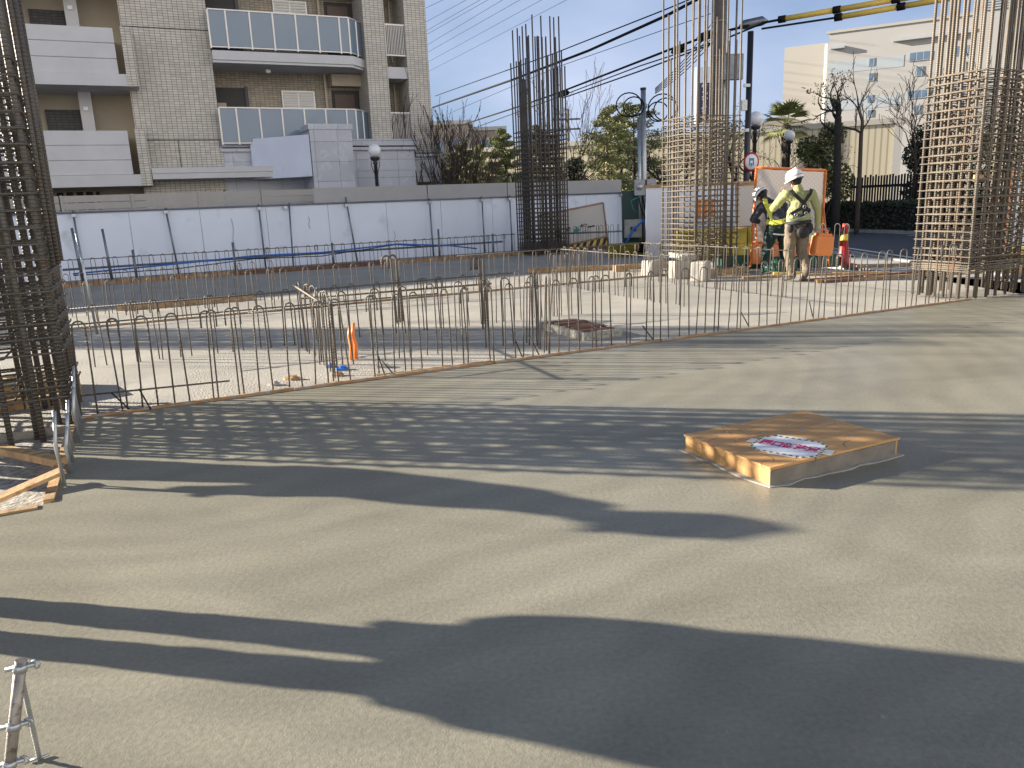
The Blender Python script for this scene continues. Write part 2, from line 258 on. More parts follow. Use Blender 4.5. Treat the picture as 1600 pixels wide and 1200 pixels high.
# ------------------------------------------------------------------ mesh helpers
class MB:
    def __init__(s): s.v = []; s.f = []; s.uv = []; s.smooth = []
    def add(s, vs, fs, uvs=None, smooth=False):
        o = len(s.v); s.v += [tuple(x) for x in vs]
        for i, f in enumerate(fs):
            s.f.append(tuple(o + k for k in f)); s.smooth.append(smooth)
            s.uv.append(uvs[i] if uvs else [(0, 0)] * len(f))
        return s
    def box(s, x0, y0, z0, x1, y1, z1, T=None):
        x0, x1 = min(x0, x1), max(x0, x1); y0, y1 = min(y0, y1), max(y0, y1); z0, z1 = min(z0, z1), max(z0, z1)
        vs = [Vector(p) for p in ((x0, y0, z0), (x1, y0, z0), (x1, y1, z0), (x0, y1, z0), (x0, y0, z1), (x1, y0, z1), (x1, y1, z1), (x0, y1, z1))]
        if T: vs = [T @ p for p in vs]
        return s.add(vs, [(0, 3, 2, 1), (4, 5, 6, 7), (0, 1, 5, 4), (1, 2, 6, 5), (2, 3, 7, 6), (3, 0, 4, 7)])
    def bar(s, a, b, w, h=None):
        a = Vector(a); b = Vector(b); d = b - a; h = h or w
        q = d.to_track_quat('X', 'Z').to_matrix().to_4x4(); q.translation = a
        return s.box(0, -w / 2, -h / 2, d.length, w / 2, h / 2, q)
    def prism(s, poly, z0, z1):
        n = len(poly); vs = [(x, y, z0) for x, y in poly] + [(x, y, z1) for x, y in poly]
        return s.add(vs, [tuple(range(n))[::-1], tuple(range(n, 2 * n))] + [(i, (i + 1) % n, n + (i + 1) % n, n + i) for i in range(n)])
    def tube(s, pts, r, n=7, closed=False):
        pts = [Vector(p) for p in pts]; k = len(pts); rs = r if isinstance(r, (list, tuple)) else [r] * k
        vs = []; ln = 0; lens = []; prev = None
        for i, p in enumerate(pts):
            if closed: t = (pts[(i + 1) % k] - pts[i - 1]).normalized()
            else: t = (pts[min(i + 1, k - 1)] - pts[max(i - 1, 0)]).normalized()
            if prev is None: a = t.orthogonal().normalized()
            else:
                a = prev - t * prev.dot(t)
                a = a.normalized() if a.length > 1e-6 else t.orthogonal().normalized()
            prev = a; b = t.cross(a)
            if i: ln += (p - pts[i - 1]).length
            lens.append(ln)
            for j in range(n):
                w = 2 * math.pi * j / n; vs.append(p + (a * math.cos(w) + b * math.sin(w)) * rs[i])
        fs = []; uvs = []
        for i in range(k if closed else k - 1):
            i2 = (i + 1) % k; l1 = lens[i]; l2 = lens[i2] if i2 else ln + (pts[0] - pts[-1]).length
            for j in range(n):
                j2 = (j + 1) % n; fs.append((i * n + j, i * n + j2, i2 * n + j2, i2 * n + j))
                uvs.append([(j / n, l1), ((j + 1) / n, l1), ((j + 1) / n, l2), (j / n, l2)])
        s.add(vs, fs, uvs, True)
        if not closed:
            o = len(s.v) - len(vs)
            s.f.append(tuple(o + j for j in range(n))[::-1]); s.uv.append([(0, 0)] * n); s.smooth.append(False)
            o2 = o + (k - 1) * n; s.f.append(tuple(o2 + j for j in range(n))); s.uv.append([(0, 0)] * n); s.smooth.append(False)
        return s
    def lathe(s, prof, n=20, c=(0, 0, 0)):
        vs = []; k = len(prof)
        for r, z in prof:
            for j in range(n):
                w = 2 * math.pi * j / n; vs.append((c[0] + r * math.cos(w), c[1] + r * math.sin(w), c[2] + z))
        fs = [(i * n + j, i * n + (j + 1) % n, (i + 1) * n + (j + 1) % n, (i + 1) * n + j) for i in range(k - 1) for j in range(n)]
        s.add(vs, fs, None, True)
        return s
    def build(s, name, m, parent=None, loc=None, rz=0.0, bevel=0.0):
        me = bpy.data.meshes.new(name); me.from_pydata(s.v, [], s.f)
        ul = me.uv_layers.new(name='UVMap'); i = 0; flat = []
        for u in s.uv:
            for a in u: flat += a
        ul.data.foreach_set('uv', flat)
        me.polygons.foreach_set('use_smooth', s.smooth)
        for q in (m if isinstance(m, (list, tuple)) else [m]): me.materials.append(q)
        me.update()
        o = bpy.data.objects.new(name, me); COL.objects.link(o)
        if parent: o.parent = parent
        if loc is not None: o.location = loc
        o.rotation_euler.z = rz
        if bevel:
            b = o.modifiers.new('bevel', 'BEVEL'); b.width = bevel; b.segments = 2; b.limit_method = 'ANGLE'
        return o
def tag(o, label=None, cat=None, group=None, kind=None):
    if label: o['label'] = label
    if cat: o['category'] = cat
    if group: o['group'] = group
    if kind: o['kind'] = kind
    return o
def thing(name, label, cat, loc=(0, 0, 0), rz=0.0, group=None):
    o = bpy.data.objects.new(name, None); COL.objects.link(o); o.location = loc; o.rotation_euler.z = rz
    o.empty_display_size = .1
    return tag(o, label, cat, group)
def copy_tree(o, parent=None):
    c = o.copy(); COL.objects.link(c)
    if parent: c.parent = parent
    for ch in list(o.children): copy_tree(ch, c)
    return c
def words(txt, size, m, name='lettering', parent=None, M4=None, depth=.001, bold=0.0):
    cu = bpy.data.curves.new(name, 'FONT'); cu.body = txt; cu.size = size; cu.extrude = depth; cu.offset = bold; cu.align_x = 'CENTER'; cu.align_y = 'CENTER'
    t = bpy.data.objects.new(name, cu); COL.objects.link(t)
    dg = bpy.context.evaluated_depsgraph_get(); me = bpy.data.meshes.new_from_object(t.evaluated_get(dg)); me.name = name
    bpy.data.objects.remove(t); me.materials.clear(); me.materials.append(m)
    if M4: me.transform(M4)
    o = bpy.data.objects.new(name, me); COL.objects.link(o)
    if parent: o.parent = parent
    return o
def struct(name, mb, m): return tag(mb.build(name, m), kind='structure')
# ------------------------------------------------------------------ the ground, slabs and road
ZG = -0.15
b = MB(); b.add([(-900, -300, ZG), (900, -300, ZG), (900, 1500, ZG), (-900, 1500, ZG)], [(0, 1, 2, 3)]); struct('ground', b, M['ground'])
def spoly(pts): return [tuple(S(u, v)[:2]) for u, v in pts]
ex = G(80, 770); eu, ev = toS(ex)
LW = [(-2.30, .0), (-2.30, -1.88), (-2.75, -1.97), (-12, -1.9), (-12, -14), (22, -14), (22, -.05), (7.65, -.05), (7.65, -.03)]
b = MB(); b.prism(spoly(LW)[::-1], ZG - .2, 0.0); o = struct('fresh_slab', b, M['near'])
b = MB(); b.prism(spoly([(-8, -.03), (10.0, -.03), (10.0, 5.9), (12.5, 5.9), (12.5, 13.55), (-8, 13.55)])[::-1], ZG - .2, -.035); struct('far_slab', b, M['far'])
b = MB(); b.prism(spoly([(-9, -1.93), (-2.32, -1.93), (-2.32, -.035), (-9, -.035)])[::-1], ZG - .2, -.09); struct('gravel_bed', b, M['gravel'])
road = [(8.0, 4), (8.05, 17), (8.6, 24), (8.2, 45), (11.2, 45), (12.1, 30), (13.4, 25), (16.5, 14), (20, 4)]
b = MB(); b.prism(road, ZG - .3, -.10); struct('road', b, M['asphalt'])
b = MB(); b.prism([(7.0, 4), (7.85, 4), (7.9, 17), (8.45, 24), (8.05, 45), (5.5, 45), (6.4, 26), (6.6, 16.5)], ZG - .3, -.035); struct('pavement', b, M['kerb'])
b = MB()
for a, c in (((7.92, 4), (7.97, 17)), ((7.97, 17), (8.52, 24)), ((8.52, 24), (8.12, 45)), ((11.3, 45), (12.2, 30)), ((12.2, 30), (13.5, 25)), ((13.5, 25), (16.6, 14)), ((16.6, 14), (20.1, 4))):
    b.bar((a[0], a[1], -.08), (c[0], c[1], -.08), .14, .16)
struct('kerb', b, M['kerb'])
b = MB()
for a, c in (((8.75, 4), (8.8, 15.5)), ((8.8, 15.5), (9.05, 21)), ((12.9, 25.0), (15.9, 14))):
    d = (Vector(c) - Vector(a)).normalized() * .07; n = Vector((-d.y, d.x))
    b.add([(*(Vector(a) - n), -.096), (*(Vector(c) - n), -.096), (*(Vector(c) + n), -.096), (*(Vector(a) + n), -.096)], [(0, 1, 2, 3)])
struct('road_marking', b, M['paint'])
# ------------------------------------------------------------------ apartment building (local frame = site grid, origin S(0, 21.6))
bl = thing('apartment_building', 'grey tiled apartment block with glass balconies behind the white site fence', 'building', S(0, 21.6, 0), SA)
def bp(name, m, boxes, parent=None, bevel=0, label=None):
    q = MB()
    for x in boxes: q.box(*x)
    o = q.build(name, m, parent or bl, bevel=bevel)
    if label: o['label'] = label
    return o
ZT = 12.6
bp('wall', M['tile'], [(-1.38, 0, 2.2, 1.13, .9, ZT), (-1.38, -.0, ZG, 1.0, .9, 2.2)], label='tall tiled wall between the two stacks of balconies')
bp('wall', M['tile'], [(6.2, 0, 3.4, 6.95, 2.2, ZT)]); bp('wall', M['tile'], [(7.68, 0, 3.4, 8.48, 9.0, ZT)])
q = MB()
for z in (3.80, 7.12, 10.07): q.box(-1.34, -.012, z - .012, 1.12, .0, z + .012)
q.box(-.2, -.012, 2.9, -.18, 0, 3.79); q.build('joint_strip', M['dark'], bl)
bp('wall', M['tile2'], [(1.13, 1.35, 3.4, 6.2, 1.7, ZT)], label='brown tiled wall at the back of the glass balconies')
bp('wall', M['beige'], [(-9, 1.3, ZG, -1.38, 1.5, ZT)], label='beige wall behind the solid balconies')
bp('wall', M['tile2'], [(6.95, 1.2, 3.4, 7.68, 1.4, ZT)])
# solid balconies at the left
for k in range(4):
    z = 2.72 + 2.9 * k
    o = bp('balcony', M['stucco'], [(-8.5, -.78, z - .34, -1.42, 1.3, z)])
    q = MB(); h = 1.3 / 3
    for i in range(3): q.box(-8.5, -.70, z + .012 + i * h, -1.62, -.58, z + (i + 1) * h - .012)
    q.box(-8.5, -.66, z, -1.64, -.57, z + 1.3 - .02); q.box(-1.70, -.58, z, -1.62, 1.3, z + 1.28); q.build('parapet', M['stucco'], o, bevel=.004)
    o = bp('window', M['tiled'], [(-3.85, 1.22, z, -2.85, 1.30, z + 2.1)], label='dark screened opening above the solid balcony')
    bp('pilaster', M['stucco'], [(-2.85, .6, z, -2.5, 1.3, z + 2.56)])
    bp('pilaster', M['stucco'], [(-4.9, .2, z, -4.2, 1.3, z + 2.56)])
    bp('wall_lamp', M['lampg'], [(-2.76, .54, z + 2.0, -2.62, .6, z + 2.12)], bevel=.01)
    bp('fin_wall', M['tile'], [(-1.42, -.80, z - .34, -1.12, 0, z + 1.32)] + ([(-1.36, -.5, z + 1.32, -1.16, 0, z + 2.56)] if k > 5 else []))
bp('canopy', M['stucco'], [(-1.10, -.75, 2.56, 2.75, .2, 2.90)], bevel=.01)
bp('canopy', M['stucco'], [(-1.10, -.78, 2.74, 2.75, -.75, 2.905)])
bp('opening', M['dark'], [(1.02, .5, .6, 2.9, .7, 2.5)]); bp('wall', M['tile2'], [(1.0, .7, ZG, 3.0, .9, 3.4)])
bp('ground_floor_window', M['dark'], [(-4.3, 1.2, .9, -2.7, 1.3, 2.3)])
bp('window_bar', M['beige'], [(-4.0 + .28 * i, 1.14, .9, -3.92 + .28 * i, 1.2, 2.3) for i in range(5)])
# glass balconies
def glass_balcony(zf, slab=True):
    if slab:
        q = MB(); q.prism([(1.13, -.28), (5.62, -.28), (6.42, .55), (6.42, 1.35), (1.13, 1.35)], zf - .42, zf - .1); q.prism([(1.13, -.33), (5.66, -.33), (6.48, .53), (6.42, .6), (5.6, -.25), (1.13, -.25)], zf - .34, zf - .06)
        q.build('balcony_slab', M['stucco'], bl, bevel=.01)
    rl = MB(); pane = []
    pts = [(1.13 + .7314 * i - .15 * (i > 0), -.27) for i in range(7)] + [(5.60, -.27)]
    pts = [(1.13, -.27), (1.66, -.27), (2.39, -.27), (3.11, -.27), (3.84, -.27), (4.56, -.27), (5.28, -.27), (5.60, -.27), (5.94, .09), (6.24, .40), (6.44, .62)]
    for i, (x, y) in enumerate(pts):
        rl.bar((x, y - .0, zf), (x, y, zf + 1.13), .05)
    for i in range(len(pts) - 1):
        a, c = pts[i], pts[i + 1]
        rl.bar((*a, zf + 1.15), (*c, zf + 1.15), .06, .04); rl.bar((*a, zf + .05), (*c, zf + .05), .04, .035)
        g = MB(); d = Vector((c[0] - a[0], c[1] - a[1], 0)); n = Vector((d.y, -d.x, 0)).normalized() * .012; e = d.normalized() * .03
        A = Vector((*a, 0)) + e; C_ = Vector((*c, 0)) - e
        vs = [A - n, C_ - n, C_ + n, A + n]; g.prism([(p.x, p.y) for p in vs], zf + .075, zf + 1.12); pane.append(g)
    r = rl.build('railing', M['alu'], bl)
    for g in pane: g.build('glass_pane', M['glass'], r)
for k in range(3): glass_balcony(3.62 + 2.93 * k, k > 0)
for k in range(3):
    z = 3.6 + 2.93 * k
    bp('opening', M['dark'], [(1.2, 1.28, z, 2.3, 1.36, z + 2.0)]); bp('door_frame', M['steel'], [(1.2, 1.22, z, 1.27, 1.28, z + 2.0), (2.2, 1.22, z, 2.3, 1.28, z + 2.05)])
    bp('shutter', M['beige'], [(1.27, 1.2, z + .9, 1.55, 1.27, z + 1.5)])
    w = bp('window', M['alu'], [(3.43, 1.26, z + .95, 4.58, 1.34, z + 1.95)])
    bp('shutter', M['distw'], [(x, 1.23, z + 1.0 + .085 * i, x + .5, 1.255, z + 1.055 + .085 * i) for i in range(11) for x in (3.48, 4.03)], w)
    bp('drainpipe', M['beige'], [(4.93, 1.16, z - .1, 5.0, 1.24, z + 2.6)])
    bp('door', M['door'], [(5.25, 1.9, z, 6.15, 1.95, z + 1.95)]); bp('recess', M['dark'], [(5.2, 1.30, z, 6.19, 1.352, z + 2.0)])
    bp('door', M['door'], [(5.28, 1.25, z, 6.0, 1.30, z + 1.86)]); bp('lintel', M['beige'], [(5.15, .9, z + 2.1, 6.2, 1.35, z + 2.5)])
    bp('ceiling_lamp', M['lampg'], [(2.85, .4, z + 2.38, 3.0, .55, z + 2.5)], bevel=.02)
    # narrow railed balcony at the right
    z2 = z + 2.65
    if k < 2: bp('balcony_slab', M['stucco'], [(6.95, .05, z2 - .38, 7.68, 1.2, z2)])
    zr = z + .05
    bp('railing', M['alu'], [(6.95, .06, zr + 1.04, 7.68, .11, zr + 1.09), (6.95, .06, zr + .04, 7.68, .11, zr + .08)] + [(6.97 + i * .058, .07, zr + .08, 6.99 + i * .058, .1, zr + 1.04) for i in range(13)])
    w = bp('window', M['alu'], [(6.98, 1.12, zr + .1, 7.25, 1.2, zr + 1.9)]); bp('pane', M['wglass'], [(7.01, 1.10, zr + .16, 7.22, 1.13, zr + 1.84)], w)
    bp('drainpipe', M['beige'], [(7.46, 1.1, zr, 7.52, 1.19, zr + 2.6)])
# stone plinth with cornices
bp('plinth', M['stone'], [(1.05, .06, ZG, 5.4, 1.3, 3.42), (5.4, -.25, ZG, 7.64, 1.3, 3.42), (7.64, .10, ZG, 8.75, 9.2, 3.30)], label='blue-grey veined stone ground floor')
bp('cornice', M['stone'], [(1.05, -.06, 3.42, 5.38, 1.3, 3.52), (1.05, .0, 3.56, 5.38, 1.3, 3.76), (5.36, -.38, 3.42, 7.70, 1.3, 3.52), (5.30, -.44, 3.56, 7.78, 1.3, 3.78), (7.78, -.02, 3.20, 8.85, 9.3, 3.30), (7.78, .02, 3.34, 8.80, 9.3, 3.44)])
bp('stone_band', M['stone'], [(5.39, -.27, 2.72, 7.66, 0, 2.86)]); bp('window', M['dark'], [(7.80, .06, 1.9, 8.3, .12, 2.3)])
bp('roof', M['stucco'], [(-9, -.3, ZT, 8.6, 9, ZT + .4)])
bp('wing', M['tile'], [(-40, .2, ZG, -9.0, 9.0, 7.15)], label='lower west wing, outside the frame')
bp('wall', M['tile'], [(-9, 8.0, ZG, 7.7, 9.0, ZT)], label='rear wall of the apartment block')
# entrance porch
ep = thing('entrance_porch', 'stone pillar with pale slanting side panel in front of the apartment block', 'porch', S(4.3, 19.9, ZG), SA)
q = MB(); q.box(-.68, -.2, 0, .68, .9, 4.12 - ZG - .17); q.box(-.72, -.23, 4.12 - ZG - .17, .72, .95, 4.12 - ZG); q.build('pillar', M['stone'], ep)
q = MB(); q.prism([(-.70, -.15), (-.70, .1), (-2.3, 1.75), (-2.3, 1.5)], 2.66, 3.95); q.build('side_panel', M['white'], ep)
q = MB(); q.box(-2.2, 1.8, 0, -.69, 1.95, 2.6); q.build('back_wall', M['tile2'], ep)
# ------------------------------------------------------------------ fences round the site
fn = thing('site_fence', 'white sheet hoarding with grey top band and pipe posts along the back of the site', 'fence', S(0, 17.5, 0), SA)
FX = [-9.2, -7.3, -5.4, -3.2, -.91, 1.5, 2.24, 4.13, 6.7, 8.5, 9.5, 11.4, 13.9]
q = MB()
for i in range(-5, 8):
    x0 = i * 1.8 - .1
    q.box(x0 + .006, 0, ZG - .1, min(x0 + 1.794, 14), .03, 1.60)
q.build('sheet', M['white'], fn)
for x_, z_, h_ in ((.72, .35, .95), (2.9, .9, .35), (5.5, .2, .5)):
    q = MB(); q.tube([(x_, -.015, z_ + h_), (x_ + .03, -.02, z_ + h_ * .7), (x_ - .02, -.02, z_ + h_ * .4), (x_ + .02, -.015, z_)], .007, 5); q.build('tie_cord', M['cblock'], fn)
q = MB()
for x0, x1 in ((3.12, 6.7), (6.71, 9.5), (9.51, 11.5), (11.51, 14.0)): q.box(x0, .035, 1.55, x1 - .02, .07, 2.07)
q.build('top_band', M['greyp'], fn)
for x in FX:
    q = MB(); ln = rnd.uniform(-.12, .08) if x in (-.91, 4.13) else 0.0
    q.tube([(x + ln + .12 * (x == 2.24), -.10, 1.66 + .12 * (x == 4.13)), (x - ln, -.16 - .3 * (x == 2.24), ZG)], .024, 8); q.build('post', M['pipe'], fn)
    q = MB(); q.box(x - .05 + ln, -.15, 1.50, x + .05 + ln, -.04, 1.58); q.build('clamp', M['galv'], fn)
q = MB()
q.tube([(-9, -.06, 1.615), (14, -.06, 1.615)], .024, 6); q.build('rail', M['pipe'], fn)
lo = thing('louvre_fence', 'brown-grey louvred fence of the apartment block above the white hoarding', 'fence', S(0, 19.0, 0), SA)
q = MB()
for x in (-8.9, -7.1, -5.3, -3.5, -1.72, .08, 1.9):
    q2 = MB(); q2.box(x - .07, -.03, ZG, x, .03, 2.10); q2.build('post', M['louv'], lo)
    for k in range(9): q.box(x, -.015, .3 + k * .2, x + 1.7, .02, .485 + k * .2)
q.build('louvre_panel', M['louv'], lo)
# ------------------------------------------------------------------ rebar column cages
def rr(hw, hh, z, c=.03):
    pts = []
    for sx, sy, a0 in ((1, 1, 0), (-1, 1, 90), (-1, -1, 180), (1, -1, 270)):
        for a in (0, 45, 90):
            t = R(a0 + a); pts.append((sx * (hw - c) + c * math.cos(t), sy * (hh - c) + c * math.sin(t), z))
    return pts
def hoop_mesh(s, r, inner=2):
    q = MB(); h, g = s[0] / 2, s[1] / 2
    q.tube(rr(h, g, 0), r, 5, True)
    for k in range(inner):
        f = (.30, .64)[k % 2] if inner > 1 else .4
        q.tube(rr(h - .004, g * f, 2 * r * .6, .02), r * .9, 5, True)
        if k == 0: q.tube(rr(h * f, g - .004, -2 * r * .6, .02), r * .9, 5, True)
    return q
def cage(label, u, v, z0, s, tie_zs, heights, dia, per, tr, bm, tm, extra=0, lean=.0025, inner=2):
    t = thing('rebar_column_cage', label, 'rebar cage', S(u, v, z0), SA, None)
    s = s if isinstance(s, tuple) else (s, s); h = s[0] / 2 - tr - dia / 2; g = s[1] / 2 - tr - dia / 2; kk = g / h; pos = []
    for k in range(per):
        f = -h + 2 * h * k / per
        pos += [(f, -g), (h, f * kk), (-f, g), (-h, -f * kk)]
    hh = h - .09; gg = g - .09; k2 = gg / hh
    for k in range(extra):
        f = (-.62, .62, -.2, .25)[k % 4] * hh
        pos += [(f, -gg), (hh, f * k2), (-f, gg), (-hh, -f * k2)][: 4 if k < 2 else 2]
    cache = {}
    for i, (x, y) in enumerate(pos):
        H = heights[i % len(heights)]
        if H not in cache:
            q = MB(); q.tube([(0, 0, 0), (0, 0, H * .5), (0, 0, H)], dia / 2, 8); o = q.build('vertical_bar', bm, t); cache[H] = o
        else:
            o = cache[H].copy(); COL.objects.link(o); o.parent = t
        o.location = (x + rnd.uniform(-.012, .012), y + rnd.uniform(-.012, .012), 0); o.rotation_euler = (rnd.gauss(0, lean), rnd.gauss(0, lean), rnd.uniform(0, 6))
    proto = None
    for z in tie_zs:
        if proto is None: proto = hoop_mesh(s, tr, inner).build('hoop_tie', tm, t); o = proto
        else: o = proto.copy(); COL.objects.link(o); o.parent = t
        o.location = (rnd.uniform(-.006, .006), rnd.uniform(-.006, .006), z); o.rotation_euler = (rnd.gauss(0, .003), rnd.gauss(0, .003), rnd.gauss(0, .004))
    return t
def zs(a, b_, d): 
    n = int(round((b_ - a) / d)); return [a + i * d + rnd.uniform(-.008, .008) for i in range(n + 1)]
# right, nearest of the lit cages
cage('tall rebar column cage at the right edge of the photo, lit tan, beside the road', 7.56 + .66, -.03 + .44, 0, (1.36, .82), [.34, .365, .39, .42, .45] + zs(.52, 2.74, .105), [5.3, 4.9, 5.6, 5.1], .038, 7, .0075, M['bar'], M['tie'], 3)
cage('rebar column cage standing on concrete blocks beside the two workers', 7.44 + .5, 5.22 + .5, 0, 1.04, zs(.30, 2.78, .10), [6.3, 5.9, 3.9, 6.4, 4.9, 4.1, 6.0, 4.6, 5.8, 4.3], .034, 6, .0075, M['bar'], M['tie'], 1, inner=1)
cage('dark rebar column cage farthest back in front of the white hoarding', 8.05 + .50, 12.75 + .55, 0, 1.10, [.12, .16, .20, .25, .30] + zs(.40, 3.28, .12), [5.6, 4.9, 5.8, 5.1, 6.1, 5.3, 4.7, 5.9], .038, 8, .009, M['barl'], M['barl'], 3)
cage('rebar column cage standing outside the frame at the left, casting a band of shadow', -6.9, 8.1, -.1, 1.1, zs(.3, 3.6, .12), [4.4, 5.0], .041, 7, .010, M['barl'], M['barl'], 3)
LC = cage('huge rebar column cage filling the left edge of the photo', -2.80, .28, -.09, 1.0, [.30, .38] + zs(.62, 2.52, .105), [4.6, 5.0, 3.6, 4.4, 2.95, 4.8], .041, 5, .0085, M['barl'], M['barl'], 2)
q = MB()
for k in range(9):
    a = rnd.uniform(-.1, .1); q.tube([(-.42 + k * .05, -.36 + a, 1.55), (-.44 + k * .05, -.37 + a, .95), (-.30 + k * .05, -.34 + a, .75), (-.42 + k * .06, -.3 + a, .42), (-.62 + k * .03, -.25, .25)], .009, 6)
q.build('bent_anchor_bar', M['barl'], LC)
for k in range(7):
    q = MB(); x = .47 + rnd.uniform(0, .06); y = -.40 + k * .13
    q.tube([(x + .02, y, 1.2), (x + .03, y + .01, 2.4), (x + .03, y, 3.62 - .09 * k)], .017, 8); q.build('vertical_bar', M['barl'], LC)
# ------------------------------------------------------------------ starter hooks
def hook_mesh(w, h, kind):
    q = MB(); r = .0065
    arc = [(w / 2 * math.cos(R(a)), 0, h - w / 2 + w / 2 * math.sin(R(a))) for a in (0, 30, 60, 90, 120, 150, 180)]
    if kind == 'U': pts = [(w / 2 + .012, 0, 0)] + arc + [(-w / 2 - .012, .01, 0)]
    else: pts = [(w / 2, 0, 0)] + arc + [(-w / 2, 0, h - .13)]
    q.tube(pts, r, 6); return q
hooks = []
HP = {}
def hook(u, v, h, kind, rot, label, group, lean=.03, tilt=0.0, name='starter_bar'):
    key = (round(h, 2), kind)
    if key not in HP:
        o = hook_mesh(.085 if kind == 'U' else .07, h, kind).build(name, M['hook']); HP[key] = o
    else:
        o = HP[key].copy(); COL.objects.link(o)
    o.location = S(u, v, -.035); o.rotation_euler = (rnd.gauss(0, lean) + tilt, rnd.gauss(0, lean), SA + rot + rnd.gauss(0, .25))
    tag(o, label, 'starter bar', group); hooks.append(o); return o
def nth(i, n): 
    if i == 0: return 'leftmost'
    if i == n: return 'rightmost'
    if i > n - i: k = n - i + 1; sd = 'right'
    else: k = i + 1; sd = 'left'
    return '%d%s from the %s' % (k, 'th' if 10 < k % 100 < 14 else {1: 'st', 2: 'nd', 3: 'rd'}.get(k % 10, 'th'), sd)
def row(u0, v0, u1, v1, sp, h, label, group, rot=0.0, mix=.6, lean=.02, tilt=0.0):
    L_ = math.hypot(u1 - u0, v1 - v0); n = int(round(L_ / sp))
    for i in range(n + 1):
        t = i / n; k = 'U' if rnd.random() < mix else 'J'
        du = rnd.uniform(-.04, .04)
        hook(u0 + (u1 - u0) * t + du, v0 + (v1 - v0) * t + rnd.uniform(-.012, .012), h, k, rot, label + ', ' + nth(i, n), group, lean, tilt)
        if k == 'J': hook(u0 + (u1 - u0) * t + du + .035, v0 + (v1 - v0) * t + .02, h, k, rot + math.pi, label + ', ' + nth(i, n) + ', turned back', group, lean, tilt)
row(-2.25, .05, 7.3, .06, .215, .73, 'hooked rebar in the front row by the fresh concrete', 'front row of hooked starter bars', mix=.68)
row(-2.2, 2.4, 3.0, 2.4, .26, .62, 'hooked rebar in the second row', 'second row of hooked starter bars', mix=.6)
row(-.1, .9, 1.9, .88, .27, .70, 'hooked rebar behind the orange conduits', 'short row of hooked starter bars by the conduits', mix=.8)
row(-.33, .25, -.25, 2.1, .21, .72, 'rusty hooked rebar in the left cluster', 'left crossing row of hooked starter bars', R(90), .3)
row(1.75, .2, 1.8, .8, .16, .74, 'rusty hooked rebar left of the form box', 'tight bundle of rusty starter bars', R(60), .3)
row(-3.2, 5.82, 7.0, 5.75, .26, .62, 'hooked rebar in the third row by the thin board', 'third row of hooked starter bars', mix=.8)
row(-3.1, 7.3, .2, 7.3, .27, .66, 'leaning hooked rebar behind the third row', 'leaning starter bars at left rear', mix=.8, tilt=-.16)
row(-3.4, 13.5, 7.6, 13.35, .235, .62, 'dark hooked rebar in the rearmost row', 'rearmost row of hooked starter bars', mix=.85, lean=.015)
row(4.75, 2.0, 4.8, 5.4, .24, .68, 'hooked rebar in the crossing row left of the blocks', 'middle crossing row of starter bars', R(90), .8)
row(6.35, 1.9, 6.4, 5.3, .24, .68, 'hooked rebar in the crossing row before the blocks', 'right crossing row of starter bars', R(90), .8)
row(9.45, 13.4, 11.0, 13.2, .17, .72, 'dark hooked rebar before the green-cross panel', 'starter bars before the mesh panel', mix=.9)
row(3.0, 2.4, 3.3, 2.35, .12, .80, 'hooked rebar right of the second row', 'pair of starter bars by the second row', mix=.5)
row(8.6, 2.9, 8.9, 3.7, .28, .9, 'tall hooked rebar beside the workers', 'tall starter bars beside the workers', R(90), 1)
for (uu, vv) in ((1.05, 3.2), (1.75, 2.05)):
    for k in range(3):
        q = MB(); w = .12
        q.tube([(w / 2, 0, 0)] + [(w / 2 * math.cos(R(a)), 0, .86 - w / 2 + w / 2 * math.sin(R(a))) for a in (0, 30, 60, 90, 120, 150, 180)] + [(-w / 2, 0, .70)], .0125, 8)
        o = q.build('thick_hook_bar', M['hook'], loc=S(uu + k * .06, vv + k * .05, -.035), rz=SA + .2 * k); o.rotation_euler.y = rnd.uniform(-.05, .02)
        tag(o, 'thick hooked rebar in the ' + ('rear' if vv > 3 else 'front') + ' group of three mid-slab, ' + ('leftmost', 'middle', 'rightmost')[k], 'starter bar', 'thick hooked bars, ' + ('rear' if vv > 3 else 'front') + ' group')
def rod(name, pts, r, m, label, cat, group=None, n=6):
    q = MB(); base = Vector(pts[0]); q.tube([Vector(p) - base for p in pts], r, n); return tag(q.build(name, m, loc=base), label, cat, group)
rod('long_rebar', [S(-2.5, 2.40, .56), S(0, 2.4, .555), S(2.4, 2.4, .56)], .0095, M['barl'], 'long dark rebar lying on the hooks of the second row', 'rebar')
rod('long_rebar', [S(-3.6, 13.45, .565), S(2, 13.4, .56), S(7.7, 13.3, .565)], .010, M['barl'], 'long rebar lying on the hooks of the rearmost row', 'rebar')
rod('long_rebar', [S(4.8, 5.5, .60), S(4.8, 2.0, .59)], .0075, M['tie'], 'rebar lying on the first crossing row left of the blocks', 'rebar')
rod('long_rebar', [S(6.4, 5.4, .62), S(6.4, 1.8, .61)], .0075, M['tie'], 'pale rebar lying on the crossing row before the blocks', 'rebar')
rod('long_rebar', [S(2.9, 5.55, .60), S(6.5, 5.55, .61)], .010, M['barl'], 'dark rebar lying on the third row toward the blocks', 'rebar')
rod('long_rebar', [S(.3, 5.3, .16), S(3.2, 4.9, .18)], .016, M['barl'], 'thick dark bar lying low across the middle of the slab', 'rebar')
rod('long_rebar', [S(-2.9, 5.5, .05), S(2.5, 5.5, .03)], .012, M['barl'], 'thin bar lying on the concrete beside the thin board', 'rebar')
rod('long_rebar', [S(-.4, .3, .64), S(-.3, 2.2, .64)], .011, M['tie'], 'pale rebar across the left cluster of rusty hooks', 'rebar')
rod('long_rebar', [S(-.95, .75, .56), S(-.2, .72, .56)], .008, M['barl'], 'short dark rebar end tied to the left cluster of hooks', 'rebar')
